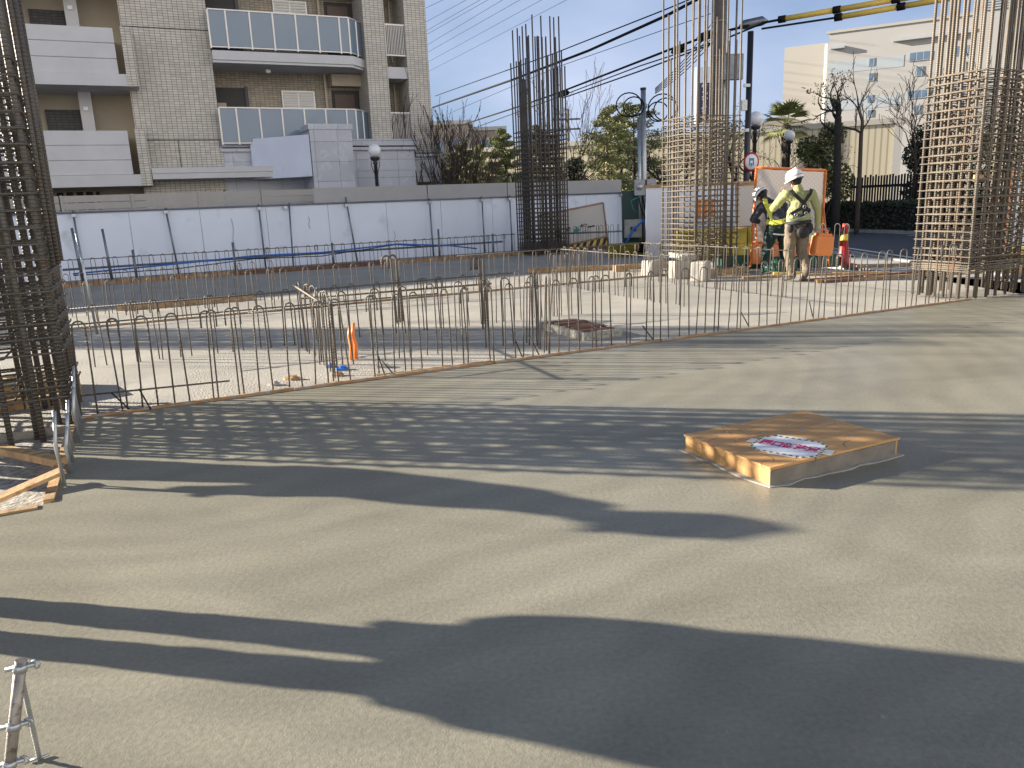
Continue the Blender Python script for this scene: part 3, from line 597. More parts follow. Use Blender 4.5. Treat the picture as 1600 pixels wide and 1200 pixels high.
rod('long_rebar', [S(-2.5, .35, .10), S(-1.2, .38, .06)], .008, M['barl'], 'thin dark rebar lying low by the left end of the front row', 'rebar')
for i, (px, py, dx) in enumerate(((205, 642, -16), (236, 640, -9), (602, 588, -6), (617, 587, -13), (817, 560, -7), (843, 556, -10), (1020, 530, -12), (1170, 510, -10), (1270, 495, -5))):
    p = G(px, py, 0); rod('tie_wire_stub', [p, p + Vector((dx * .0085, .02, .14 + .02 * (i % 3)))], .006, M['strap'], 'short black steel stub leaning out of the front concrete edge, ' + nth(i, 8), 'steel stub', 'black stubs along the front row')
# ------------------------------------------------------------------ timber edge forms
def plank(name, u0, v0, u1, v1, z0, z1, w, m, label, group=None, cat='board'):
    a = S(u0, v0); c = S(u1, v1); d = c - a; q = MB(); n = 7
    k = [(x / n) for x in range(n + 1)]
    vs = []
    for t in k:
        x = d.length * t; j = rnd.uniform(-.004, .004); z = rnd.uniform(-.003, .003)
        vs += [(x, -w / 2 + j, z0), (x, w / 2 + j, z0), (x, w / 2 + j, z1 + z), (x, -w / 2 + j, z1 + z)]
    fs = [(0, 1, 2, 3)[::-1]] + [(4 * i + j, 4 * i + (j + 1) % 4, 4 * i + 4 + (j + 1) % 4, 4 * i + 4 + j) for i in range(n) for j in range(4)] + [(4 * n, 4 * n + 1, 4 * n + 2, 4 * n + 3)]
    q.add(vs, fs); o = q.build(name, m, loc=a, rz=math.atan2(d.y, d.x)); return tag(o, label, cat, group)
for i, (a, c) in enumerate(((-2.36, -.75), (-.74, 1.02), (1.03, 2.85), (2.86, 5.1), (5.12, 7.6))):
    plank('edge_board', a, -.018, c, -.012, -.04, .018, .026, M['formply'], 'thin timber edge board under the front row,' if 0 else 'thin timber edge board below the front row, ' + nth(i, 4), 'edge boards under the front row')
plank('edge_board', -.05, .03, 1.0, -.0, .018, .028, .02, M['timber'], 'loose batten lying on the front edge board near the conduits')
plank('edge_board', -3.0, 5.68, 8.4, 5.72, -.035, -.008, .03, M['formply'], 'thin dark board crossing the middle of the dry slab')
plank('edge_board', -2.2, 7.62, -.1, 7.60, -.035, .06, .04, M['timber'], 'lit timber board lying behind the third row at left')
for i, (a, c, mm) in enumerate(((-3.8, .2, 'formply'), (.22, 4.0, 'redb'), (4.02, 8.6, 'formply'), (8.62, 12.5, 'redb'))):
    plank('edge_board', a, 13.58, c, 13.58, -.1, .07, .05, M[mm], 'timber edge form along the far end of the slab, ' + ('left end' if i == 0 else 'second from left' if i == 1 else 'third from left' if i == 2 else 'right end under the mesh panel'))
plank('edge_board', 8.0, 2.85, 12.4, 1.6, -.1, .015, .05, M['timber'], 'pale board at the roadside edge of the slab beside the cone')
plank('edge_board', 8.0, 3.2, 12.4, 2.35, -.1, .0, .05, M['redb'], 'brown board lying just behind the pale roadside board')
plank('edge_board', 8.9, 6.6, 5.5, 8.2, -.03, .07, .05, M['timber'], 'yellowish timber edge form left of the concrete blocks')
# the formwork of the pit at left
plank('pit_board', -2.32, -.1, -2.32, -1.86, -.1, .012, .05, M['timber'], 'weathered board along the left edge of the fresh concrete')
plank('pit_board', -2.36, -1.92, -5.5, -1.98, -.1, .012, .05, M['timber'], 'board closing the near side of the gravel pit')
p = G(96, 722, .02); p2 = G(-60, 690, .02)
q = MB(); q.bar((0, 0, 0), p2 - p, .07, .045); tag(q.build('timber_batten', M['timber'], loc=p), 'pale batten lying across the pit, upper of two', 'timber')
p = G(98, 735, .07); p2 = G(-40, 795, .0)
q = MB(); q.bar((0, 0, 0), p2 - p, .085, .02); tag(q.build('timber_batten', M['timber'], loc=p), 'flat orange-brown board lying across the pit, lower of two', 'timber')
plank('pit_board', -3.6, .75, -2.45, .78, -.06, .05, .06, M['timber'], 'timber beam at the foot of the left column cage, far side')
for i in range(7):
    u_, v_ = -2.26 + .01 * (i % 3), -.22 - i * .235
    q = MB(); h = .42 - .03 * i * (i < 6)
    q.tube([(0, 0, -.05), (-.01, .005 * (i % 3), h * .55), (.012, 0, h)], .010, 7); q.tube([(.0, .05, -.05), (-.02, .03, h * .5), (.012, 0, h)], .007, 6)
    tag(q.build('form_tie_rod', M['galv'], loc=S(u_, v_, 0), rz=SA), 'galvanised form tie on the left edge board, ' + ('nearest' if i == 6 else 'farthest' if i == 0 else '%s from the near end' % ('', 'sixth', 'fifth', 'fourth', 'third', 'second')[i]), 'form tie', 'galvanised form ties on the left edge')
# the rubble box behind the left end of the front row
rb = thing('rubble_box', 'small timber box form with rubble behind the left column cage', 'form box', S(-2.75, 1.25, -.035), SA + .25)
for i, x in enumerate(((-.32, -.28, .32, -.24), (-.32, .24, .32, .28), (-.36, -.28, -.32, .28), (.32, -.28, .36, .28))):
    q = MB(); q.box(x[0], x[1], 0, x[2], x[3], .16); q.build('side_board', M['timber'], rb)
q = MB()
for i in range(26):
    x, y, s_ = rnd.uniform(-.28, .28), rnd.uniform(-.2, .2), rnd.uniform(.03, .07)
    T = Matrix.Translation((x, y, .08 + rnd.uniform(0, .06))) @ Matrix.Rotation(rnd.uniform(0, 3), 4, 'Z') @ Matrix.Rotation(rnd.uniform(0, 1), 4, 'X'); q.box(-s_, -s_ * .7, -s_ * .5, s_, s_ * .7, s_ * .5, T)
q.build('rubble', M['cblock'], rb)
# small form box with boards
fb = thing('opening_form', 'low form box with loose red-brown boards set in the dry slab', 'form box', S(2.58, 1.12, -.035), SA)
q = MB(); q.box(-.24, -.50, 0, .24, -.46, .085); q.box(-.24, .46, 0, .24, .5, .085); q.box(-.24, -.46, 0, -.20, .46, .085); q.box(.20, -.46, 0, .24, .46, .085); q.build('frame', M['gravel'], fb)
for i in range(5):
    q = MB(); T = Matrix.Translation((0, -.36 + i * .18, .07 + .012 * (i % 2))) @ Matrix.Rotation(rnd.uniform(-.25, .25), 4, 'Z'); q.box(-.19, -.045, 0, .19, .045, .02, T); q.build('loose_board', M['redb'], fb)
for k in range(2):
    q = MB(); q.tube([(0, 0, -.02), (.012, 0, .14), (.0 - .01 * k, 0, .24), (.012, .01, .33 + .03 * k)], [.021, .022, .021, .014], 9)
    tag(q.build('conduit_stub', M['oply'], loc=S(.0 + .05 * k, 1.12 + .03 * k, -.035), rz=SA), 'orange corrugated conduit end sticking up from the dry slab, ' + ('taller of the pair' if k else 'shorter of the pair'), 'conduit')
for i, (px, py, c) in enumerate(((518, 574, 'blue'), (535, 578, 'blue'), (528, 587, 'timber'), (600, 574, 'gravel'), (457, 593, 'timber'), (428, 602, 'gravel'))):
    q = MB(); w = rnd.uniform(.05, .085)
    pts = [(w * math.cos(t) * rnd.uniform(.7, 1.1), w * .7 * math.sin(t) * rnd.uniform(.7, 1.1)) for t in [k * .785 for k in range(8)]]
    q.prism(pts, 0, .022); q.prism([(x * .5 + .01, y * .5) for x, y in pts], .022, .04)
    tag(q.build('floor_sleeve', M[c if c != 'gravel' else 'cblock'], loc=G(px, py, -.035)), ['crumpled blue scrap on the dry slab, farthest of the blue ones', 'crumpled blue scrap on the dry slab, right one by the orange conduits', 'brown scrap just behind the front edge board near the conduits', 'grey lump on the slab right of the orange conduits', 'brown scrap lying left of the blue scraps', 'grey lump farthest left on the slab near the front edge'][i], 'scrap')
# ------------------------------------------------------------------ the plywood hatch
hu, hv = toS(G(1238, 722, 0)); hp = G(1070, 703); hq = G(1195, 765); hr = G(1402, 713)
hc = (hp + hr) / 2; 
hl = (hr - hq).length; hw_ = (hp - hq).length; ha = math.atan2((hr - hq).y, (hr - hq).x)
ht = thing('plywood_hatch', 'varnished orange plywood cover with white warning notice on the fresh concrete', 'hatch', hc, ha)
print('hatch', hl, hw_, math.degrees(ha), math.degrees(math.atan2((hp - hq).y, (hp - hq).x)))
lx, ly = hl / 2, hw_ / 2 
q = MB(); q.box(-lx + .02, -ly + .02, 0, lx - .012, ly - .02, .085); q.build('box_side', M['ply'], ht, bevel=.002)
q = MB(); q.box(-lx + .016, -ly + .016, 0.004, lx - .03, -ly + .0195, .082); q.build('shaded_front', mat('hatch_side_shade', (.20, .175, .14), .7, 0, .25, 9, .4, 40), ht)  # thin sheet over the front side, coloured dark for the shade there
q = MB(); j = -lx + .335 * 2 * lx
q.box(-lx + .012, -ly + .014, .087, j - .004, ly - .014, .099); q.build('cover_sheet', M['ply'], ht, bevel=.002)
q = MB(); q.box(j + .004, -ly + .010, .087, lx - .006, ly - .012, .099); q.build('cover_sheet', M['ply'], ht, bevel=.002)
q = MB(); n = 40
ring = []
for i in range(n):
    t = 2 * math.pi * i / n; cx, cy = math.cos(t), math.sin(t); k_ = 1 / max(abs(cx), abs(cy)); w = rnd.uniform(.012, .05)
    ring.append(((lx - .02 + w) * cx * k_, (ly - .02 + w) * cy * k_))
q.prism(ring, 0.0, .006); q.build('mortar_rim', M['cblock'], ht)
gl = G(1181, 689, .10); gr = G(1287, 706, .10); gc = (gl + gr) / 2; dl = Matrix.Rotation(-ha, 3, 'Z') @ (gc - hc); nx, ny = dl.x, dl.y
na = math.atan2((gr - gl).y, (gr - gl).x) - ha; NT = Matrix.Translation((nx, ny, 0)) @ Matrix.Rotation(na, 4, 'Z'); print('notice', math.degrees(na), (gr - gl).length, nx, ny, lx, ly)
c_ = .06; a_, b_ = (gr - gl).length / 2, .150
def npt(x, y, z): return tuple(NT @ Vector((x, y, z)))
poly = [(-a_ + c_, -b_), (a_ - c_, -b_), (a_, -b_ + c_), (a_, b_ - c_), (a_ - c_, b_), (-a_ + c_, b_), (-a_, b_ - c_), (-a_, -b_ + c_)]
sgn = MB(); sgn.prism([npt(x, y, 0)[:2] for x, y in poly], .0995, .1012)
so_ = sgn.build('warning_notice', M['paper'], ht)
dsh = MB(); dk = MB()
for i in range(8):
    p0 = Vector((*poly[i], 0)); p1 = Vector((*poly[(i + 1) % 8], 0)); d = p1 - p0; nn = max(2, int(d.length / .030)); inn = Vector((-d.y, d.x, 0)).normalized() * .014
    for k in range(nn):
        A = p0 + d * (k / nn); B = p0 + d * ((k + .5) / nn)
        for (S0, E0, T_) in ((A, B, dk), (B, p0 + d * ((k + 1) / nn), dsh)):
            T_.add([npt(w.x, w.y, .1016) for w in (S0, E0, E0 + inn, S0 + inn)], [(0, 1, 2, 3)])
dk.build('border_dash', M['inkk'], so_); dsh.build('border_dash', mat('cream_border', (.75, .72, .5), .6), so_)
words('開口部注意', a_ * .345, M['ink'], 'lettering', so_, Matrix.Translation((0, 0, .1022)) @ NT @ Matrix.Diagonal((1, 1.45, 1, 1)), .0004, .003)
tp = MB()
for (x, y, w, h) in ((-a_ - .0, .0, .04, .04), (a_ + .005, .0, .04, .04), (-.04, b_ + .0, .08, .025), (.02, -b_ - .0, .07, .022)):
    tp = MB(); tp.box(x - w, y - h, .1008, x + w, y + h, .1014, NT); tp.build('tape', M['tape'], ht)
for i in range(9):
    x, y = rnd.uniform(-lx, lx) * .85, rnd.uniform(-ly, ly) * .85; q = MB(); a = rnd.uniform(0, 3); ln = rnd.uniform(.04, .16); pts = [Vector((x + math.cos(a + k * .16) * ln * k / 5, y + math.sin(a + k * .16) * ln * k / 5, .0998)) for k in range(6)]
    for k in range(5):
        d = (pts[k + 1] - pts[k]).normalized() * .0012; n = Vector((-d.y, d.x, 0)); q.add([pts[k] - n, pts[k + 1] - n, pts[k + 1] + n, pts[k] + n], [(0, 1, 2, 3)])
    q.build('pen_mark', M['inkk'] if i % 3 == 0 else M['ink'], ht)
cr_ = MB()
for i in range(26):
    x, y, s_ = rnd.uniform(-lx, lx) * .9, rnd.uniform(-ly, ly) * .9, rnd.uniform(.003, .010)
    if abs(x - nx) < a_ and abs(y - ny) < b_: continue
    cr_.prism([(x + s_ * 1.6 * math.cos(t) * rnd.uniform(.5, 1.2), y + s_ * math.sin(t)) for t in [k * 1.05 for k in range(6)]], .0992, .1015)
cr_.build('mortar_splash', M['cblock'], ht)
# ------------------------------------------------------------------ pipe stand at the near left corner
ps = thing('pipe_stand', 'scaffold pipe with wing clamps standing in the fresh concrete at the near left corner', 'pipe', G(8, 1260), 0)
b0 = G(8, 1260); top = AT(33, 1032, G(8, 1260).y + .05) - b0
q = MB(); q.tube([(0, 0, 0), top], .0135, 12); q.build('pipe', M['pipet'], ps)
for t in (.955, .56, .30):
    q = MB(); c = top * t; q.tube([c + Vector((-.03, -.01, 0)), c + Vector((.03, .01, 0))], .006, 8); q.tube([c + Vector((.03 + .011 * math.cos(k), .01, .011 * math.sin(k))) for k in [j * .785 for j in range(8)]], .0028, 6, True); q.tube([c - top.normalized() * .009, c + top.normalized() * .009], .017, 12)
    q.build('wing_clamp', M['galv'], ps)
f0 = G(62, 1187) - b0
q = MB(); pts = [f0.lerp(top * .93, k / 60) for k in range(61)]; q.tube(pts, [.0052 if k % 2 else .0068 for k in range(61)], 8); q.build('threaded_rod', M['galv'], ps)
q = MB(); q.tube([f0 + Vector((-.02, -.012, .006)), f0 + Vector((.02, .012, .006))], .004, 6); q.build('foot_clip', M['galv'], ps)
# ------------------------------------------------------------------ stuff at the roadside end of the site
def block(p, sx, sy, sz, rz, label, seed, m='cblock', z0=-.035):
    r2 = random.Random(seed); q = MB(); q.box(-sx / 2, -sy / 2, 0, sx / 2, sy / 2, sz); q.v = [tuple(c + r2.uniform(-.02, .02) * (1 if c else 0) for c in v) for v in q.v]
    return tag(q.build('concrete_block', M[m], loc=Vector((p.x, p.y, z0)), rz=rz, bevel=.025), label, 'block')
block(G(1020, 428), .30, .28, .30, .5, 'rough grey block standing left of the cage, tilted', 1)
block(G(1063, 432), .34, .30, .32, .2, 'white-grey block under the left corner of the cage', 2)
block(G(1096, 436), .26, .26, .33, .9, 'narrow white-grey block under the front corner of the cage', 3)
q = MB(); q.box(-.62, -.12, 0, .62, .12, .10); tag(q.build('timber_sleeper', M['timber'], loc=S(7.95, 5.13, -.035), rz=SA, bevel=.01), 'thick timber lying at the front foot of the cage beside the workers', 'timber')
q = MB(); q.box(-.45, -.14, .30, .45, .14, .40); tag(q.build('timber_sleeper', M['cblock'], loc=S(7.45, 5.6, -.035), rz=SA + 1.2, bevel=.01), 'pale beam resting on the concrete blocks at the foot of the cage', 'beam')
q = MB(); q.box(-.14, -.09, 0, .14, .09, .13); tag(q.build('cardboard_box', M['timber'], loc=G(970, 424, -.035), rz=.2, bevel=.006), 'small pale box on the slab left of the concrete blocks', 'box')
def deck(p, ln, rz, n, label, m='olive'):
    t = thing('deck_sheet_stack', label, 'sheet stack', p, rz)
    for k in range(n):
        q = MB(); w = .5; pts = []
        for i in range(9):
            x = -w / 2 + w * i / 8; z = .028 * (i % 4 in (1, 2)); pts.append((x, z))
        vs = []
        for y in (-ln / 2, ln / 2):
            for x, z in pts: vs.append((y, x, z)); 
            for x, z in reversed(pts): vs.append((y, x, z + .006))
        n_ = 18; fs = [tuple(range(n_)), tuple(range(n_, 2 * n_))[::-1]] + [(i, n_ + i, n_ + (i + 1) % n_, (i + 1) % n_) for i in range(n_)]
        q.add(vs, fs); o = q.build('deck_sheet', M[m], t); o.location = (rnd.uniform(-.03, .03), rnd.uniform(-.02, .02), k * .036); o.rotation_euler.z = rnd.uniform(-.015, .015)
    return t
p = G(1000, 405, -.1); deck(Vector((p.x, p.y + .4, -.1)), 1.5, .05, 11, 'stack of yellow corrugated deck sheets in front of the electricity meter post')
yb = thing('yellow_barrier', 'long yellow barrier wall behind the lit cage and the workers', 'barrier', Vector((5.05, 18.0, -.1)), .03)
for k in range(3):
    q = MB(); x0 = -1.15 + k * .82
    q.prism([(x0, -.12), (x0 + .8, -.12), (x0 + .8, .12), (x0, .12)], 0, .74); q.prism([(x0 + .03, -.15), (x0 + .77, -.15), (x0 + .77, -.12), (x0 + .03, -.12)], .08, .28); q.prism([(x0 + .03, -.15), (x0 + .77, -.15), (x0 + .77, -.12), (x0 + .03, -.12)], .40, .66); q.build('barrier_section', M['olive'], yb, bevel=.015)
def mpanel(name, label, loc, rz, w, h, lean, roll, fm, sheet_z0, lower=None, split=False, thick=.026):
    t = thing(name, label, 'panel', loc, rz); t.rotation_euler = (lean, roll, rz)
    q = MB()
    for a, c in (((-w / 2, 0, 0), (-w / 2, 0, h)), ((w / 2, 0, 0), (w / 2, 0, h)), ((-w / 2, 0, h), (w / 2, 0, h)), ((-w / 2, 0, sheet_z0), (w / 2, 0, sheet_z0))): q.tube([a, c], thick, 8)
    q.build('frame', fm, t)
    q = MB(); q.box(-w / 2 + .03, .012, sheet_z0 + .02, w / 2 - .03, .018, h - .03); q.build('mesh_sheet', M['mesh'], t)
    if lower:
        q = MB(); q.box(-w / 2 + .03, .0, sheet_z0 - .42, w / 2 - .03, .012, sheet_z0 - .03); q.build('lower_plate', lower, t)
    return t
pn = mpanel('mesh_panel', 'big orange-framed white mesh panel standing behind the two workers', Vector((5.42, 15.1, -.04)), .02, 1.36, 1.90, -.14, .075, M['orange'], .48, M['oply'])
q = MB()
for x in (-.68, .68): q = MB(); q.tube([(x, .0, 1.2), (x - .05, -.55, .02)], .018, 8); q.build('stay', M['orange'], pn)
p = S(10.4, 14.6, -.13)
m2 = mpanel('mesh_panel', 'leaning mesh panel with black lettering and a green cross by the white hoarding', p, SA, 2.3, 1.30, .0, -.13, M['formply'], .26, None, thick=.028)
q = MB()
for k in range(9): q.add([(-1.1 + k * .25, -.004, .03), (-.97 + k * .25, -.004, .03), (-.83 + k * .25, -.004, .24), (-.96 + k * .25, -.004, .24)], [(0, 1, 2, 3)])
q.build('stripe', M['inkk'], m2); q = MB(); q.box(-1.12, .0, .02, 1.12, .012, .25); q.build('striped_board', M['yel'], m2)
RX = Matrix.Rotation(R(90), 4, 'X')
for ch, x in (('安', -.55), ('全', -.16), ('第', .36), ('一', .62)):
    words(ch, .26, M['inkk'], 'lettering', m2, Matrix.Translation((x, .008, .64)) @ RX, .002, .012)
q = MB(); q.box(.00, .002, .60, .20, .008, .68); q.box(.06, .0005, .54, .14, .0078, .74); q.build('cross_mark', M['inkg'], m2)
mpanel('mesh_panel', 'white mesh panel with brown frame between the lit cage and the big orange panel', Vector((5.55, 17.4, .66)), .06, .85, .95, .0, -.04, M['timber'], .03)
wp = thing('white_hoarding', 'white sheet hoarding with timber cap behind the lit cage beside the workers', 'fence', Vector((5.0, 18.4, -.1)), .10)
q = MB()
for k in range(4): q.box(-1.75 + k * .9, 0, .1, -.87 + k * .9, .02, 1.72)
q.build('sheet', M['white'], wp); q = MB(); q.box(-1.78, -.03, 1.72, 1.85, .05, 1.79); q.build('timber_cap', M['timber'], wp)
q = MB(); q.box(-.55, -.03, 1.02, -.12, -.004, 1.42); q.build('orange_notice', M['orange'], wp); q = MB(); q.box(-.02, -.03, .95, .35, -.004, 1.35); q.build('paper_notice', M['paper'], wp)
wp = thing('white_hoarding', 'white sheet hoarding with pale timber rail behind the right-hand column cage', 'fence', Vector((9.2, 13.0, -.1)), .04)
q = MB()
for k in range(6): q.box(-.95 + k * .62, 0, .5, -.36 + k * .62, .02, 1.52)
q.build('sheet', M['white'], wp); q = MB(); q.box(-1.55, -.06, 1.55, 2.8, -.02, 1.66); q.build('timber_rail', M['timber'], wp)
for x in (-.95, .9, 2.6):
    q = MB(); q.tube([(x, -.05, 0), (x, -.05, 1.75)], .03, 8); q.build('post', M['orange'], wp)
q = MB(); q.box(-.9, -.02, .05, 2.8, .12, .46); q.build('yellow_base', M['yel'], wp)
def cone(p, label):
    t = thing('traffic_cone', label, 'cone', p)
    q = MB(); q.lathe([(.17, .02), (.13, .04), (.115, .10), (.045, .72), (.0, .725)], 24); q.build('cone_body', M['red'], t)
    q = MB(); q.prism([(-.19, -.19), (.19, -.19), (.19, .19), (-.19, .19)], 0, .03); q.build('base_plate', M['red'], t, bevel=.01)
    q = MB(); q.lathe([(.0795, .48), (.0615, .60)], 24); q.build('reflective_band', M['yellow'], t)
    q = MB(); q.lathe([(.05, .70), (.052, .74), (.05, .80), (.0, .805)], 16); q.build('cone_cap', M['red'], t); return t
cone(G(1317, 414, -.035), 'red traffic cone with a yellow band beside the road')
cone(G(1462, 400, -.1), 'red traffic cone half hidden behind the right-hand column cage')
def crate(p, rz, w, d, h, label):
    t = thing('green_tray', label, 'tray', p, rz); q = MB(); w2, d2 = w / 2, d / 2
    q.box(-w2, -d2, 0, w2, d2, .02); q.box(-w2, -d2, .02, w2, -d2 + .02, h); q.box(-w2, d2 - .02, .02, w2, d2, h); q.box(-w2, -d2 + .02, .02, -w2 + .02, d2 - .02, h); q.box(w2 - .02, -d2 + .02, .02, w2, d2 - .02, h); q.build('tray_shell', M['green'], t, bevel=.005)
    q = MB(); q.box(-w2 - .02, -d2 - .02, h, w2 + .02, -d2 + .02, h + .03); q.box(-w2 - .02, d2 - .02, h, w2 + .02, d2 + .02, h + .03); q.build('rim', M['green'], t)
crate(G(1165, 420, -.035) + Vector((0, .3, 0)), .0, .85, .5, .20, 'flat green tray left of the workers')
crate(G(1228, 424, -.035) + Vector((0, .2, 0)), .1, .40, .4, .22, 'small green tray between the two workers')
crate(G(1280, 418, -.035) + Vector((0, .2, 0)), -.05, .75, .45, .22, 'green tray behind the orange panel stay, right of the workers')
for i, (px, py, ln, a, mm) in enumerate(((1190, 434, .7, .1, 'timber'), (1235, 428, .6, -.1, 'yel'), (1290, 430, .8, -.2, 'timber'), (1345, 428, .9, -.25, 'timber'), (1390, 433, .8, -.1, 'redb'), (1385, 416, 1.1, -.05, 'timber'), (1310, 440, .5, .2, 'redb'), (1150, 430, .5, -.3, 'timber'))):
    q = MB(); q.box(-ln / 2, -.04, 0, ln / 2, .04, .035); tag(q.build('timber_offcut', M[mm], loc=G(px, py, -.03), rz=a), ['offcut by the green tray left of the workers', 'yellowish offcut between the workers', 'offcut at the foot of the orange panel', 'offcut in front of the traffic cone', 'dark offcut right of the cone', 'long offcut behind the others near the road', 'dark offcut behind the walking worker', 'offcut at the foot of the lit cage'][i] + ', lying flat', 'timber')
p = G(945, 424); 
rod('blue_hose', [S(-3.2, 14.1, .22), S(-1, 14.1, .30), S(.8, 14.0, .38), S(2.5, 14.0, .36), S(4.5, 14.0, .46), S(6.0, 14.0, .33), S(6.8, 14, .2)], .02, M['blue'], 'blue hose strung along the rear row of hooks', 'hose', n=8)
rod('black_cable', [S(-3.2, 14.15, .18), S(-1, 14.15, .18), S(.8, 14.15, .30), S(2.5, 14.15, .26), S(4.5, 14.1, .44), S(5.2, 14.1, .36)], .012, M['black'], 'black cable sagging beside the blue hose at the rear', 'cable')
rod('scaffold_pipe', [S(-3.4, 14.2, .32), S(2.2, 14.2, .33), S(7.7, 14.2, .34)], .026, M['pipe'], 'long grey scaffold pipe clamped along the rear edge form', 'pipe', n=8)
rod('scaffold_pipe', [S(9.4, 13.9, .48), S(12.0, 13.8, .44)], .026, M['pipe'], 'short grey scaffold pipe before the mesh panel with the green cross', 'pipe', n=8)
rod('scaffold_pipe', [S(12.0, 13.9, -.1), S(11.95, 13.9, 1.45)], .028, M['pipe'], 'upright pipe right of the mesh panel with the green cross', 'pipe', n=8)
for i, (u_, h_) in enumerate(((-3.0, 1.25), (-2.4, 1.2), (-1.9, .7), (.3, .75), (2.7, .6), (5.6, .8), (7.2, .6))):
    rod('form_stake', [S(u_, 13.75, -.1), S(u_ - .05 * (i < 2), 13.75, h_)], .028, M['pipe'], 'upright steel stake behind the rear edge form, ' + nth(i, 6), 'stake', 'stakes behind the rear edge form', n=8)
rod('leaning_bar', [G(152, 522, -.03), AT(119, 364, G(152, 522, -.03).y)], .016, M['galv'], 'pale leaning bar left behind the second row of hooks', 'bar')
# temporary electricity post
mp_ = G(1011, 372, -.15); ly_ = 20.5; bpnt = AT(1008, 340, ly_); ep = thing('meter_post', 'slim galvanised post with electricity meters and coiled black cable', 'post', Vector((bpnt.x, ly_, ZG)))
q = MB(); q.tube([(0, 0, 0), (-.05, 0, 4.20)], .065, 12); q.build('post', M['galv'], ep)
q = MB(); q.tube([(-.12, -.02, 0), (-.16, -.02, 3.55)], .05, 10); q.build('conduit', M['galv'], ep)
q = MB(); q.tube([(-.05, 0, 4.2), (-.05, 0, 4.25)], .075, 12); q.build('cap', M['steel'], ep)
q = MB(); q.box(-.30, -.16, 1.62, -.03, -.04, 2.02); q.box(.02, -.16, 1.62, .26, -.04, 2.02); q.build('meter_box', M['greyp'], ep, bevel=.01)
for x in (-.165, .14):
    q = MB(); q.lathe([(.085, 0), (.085, .04), (.0, .05)], 16); o = q.build('meter_dial', M['alu'], ep); o.location = (x, -.16, 1.84); o.rotation_euler = (R(90), 0, 0)
q = MB(); q.box(-.56, -.2, .56, -.12, -.04, 1.02); q.build('cabinet', M['cblock'], ep, bevel=.012); q = MB(); q.box(-.42, -.206, .72, -.36, -.2, .84); q.box(-.33, -.206, .72, -.27, -.2, .84); q.build('cabinet_vent', M['dark'], ep)
q = MB(); q.box(-.60, -.02, .4, .24, .0, 1.75); q.build('back_board', mat('dark_green_board', (.02, .045, .04), .6), ep)
for k, (dx, rr_) in enumerate(((-.42, .32), (-.30, .26), (.42, .36), (.50, .30), (.30, .26))):
    q = MB(); q.tube([(dx + rr_ * math.cos(t), -.05 - .02 * k, 3.85 - .05 * k + rr_ * .9 * math.sin(t)) for t in [j * math.pi / 10 for j in range(20)]], .016, 6, True); q.build('cable_coil', M['black'], ep)
for k in range(3):
    q = MB(); q.tube([(-.2 + .1 * k, -.1, 1.65), (-.12 + .1 * k, -.14, 1.25), (.05 + .05 * k, -.12, .9), (.1, -.1, .1)], .018, 6); q.build('cable', M['black'], ep)
q = MB(); q.tube([(-.1, -.15, 1.62), (-.4, -.2, 1.5), (-.35, -.2, 1.3), (-.25, -.15, 1.2)], .01, 6); q.build('earth_wire', M['inkg'], ep)
rod('blue_hose', [AT(978, 382, 20.0), AT(988, 360, 20.0), AT(1004, 346, 20.0), AT(1016, 345, 20.0), AT(1022, 362, 20.0), AT(1023, 386, 20.0)], .03, M['blue'], 'blue hose looped over at the foot of the meter post', 'hose', n=8)
q = MB()
for k in range(14):
    a = rnd.uniform(0, 6); q.tube([(rnd.uniform(-.5, .5), rnd.uniform(-.1, .1), rnd.uniform(0, .3)) for _ in range(4)], .02, 6)
tag(q.build('cable_heap', M['black'], loc=Vector((bpnt.x + .1, 19.6, .05))), 'tangled black cables on the deck sheets under the meter post', 'cable heap')
# ------------------------------------------------------------------ street poles, lamps, cables
pp = Vector((5.45, 20.4, ZG)); cp = thing('utility_pole', 'thick grey-brown concrete utility pole rising behind the lit cage', 'pole', pp)
q = MB(); q.tube([(0, 0, 0), (0, 0, 4.5), (0, 0, 9.5)], [.165, .14, .12], 18); q.build('pole_shaft', M['cpole'], cp)
q = MB(); q.tube([(.20, .12, 0), (.18, .1, 3.0), (.16, .1, 6.3)], .06, 10); q.build('conduit', M['galv'], cp)
for z in (1.2, 2.3, 3.0, 4.1, 4.9, 5.7): q = MB(); q.tube([(.16 * math.cos(t), .16 * math.sin(t), z) for t in [k * .5236 for k in range(12)]], .012, 6, True); q.build('steel_band', M['galv'], cp)
q = MB(); q.box(.02, -.17, 4.32, .58, -.02, 4.92); q.build('cabinet', M['pipe'], cp, bevel=.015)
sp_ = Vector((6.72, 22.0, ZG)); dp = thing('dark_steel_pole', 'dark steel pole carrying a round sign and the cable splice box', 'pole', sp_)
q = MB(); q.tube([(0, 0, 0), (0, 0, 1.9), (0, 0, 5.75)], [.14, .085, .08], 14); q.build('pole_shaft', M['steel'], dp)
for bx_ in ((-.1, -.12, 3.2, .0, -.05, 3.28), (-.16, -.1, 4.35, .0, -.02, 4.43), (-.21, -.12, 3.75, -.07, -.02, 4.02)): q = MB(); q.box(*bx_); q.build('bracket', M['galv'], dp)
q = MB(); q.tube([(-.30, 0, 5.86), (-.18, 0, 5.92), (.30, 0, 6.0), (.42, 0, 5.98)], [.05, .12, .12, .05], 12); q.build('splice_box', M['pipe'], dp)
sg = thing('round_road_sign', 'round red-rimmed road sign with pale blue face on the dark steel pole', 'road sign', Vector((6.78, 21.82, 2.25)), .35)
q = MB(); q.lathe([(0, .0), (.255, 0), (.255, .014), (0, .014)], 28); o = q.build('sign_plate', M['red'], sg); o.rotation_euler.x = R(90)
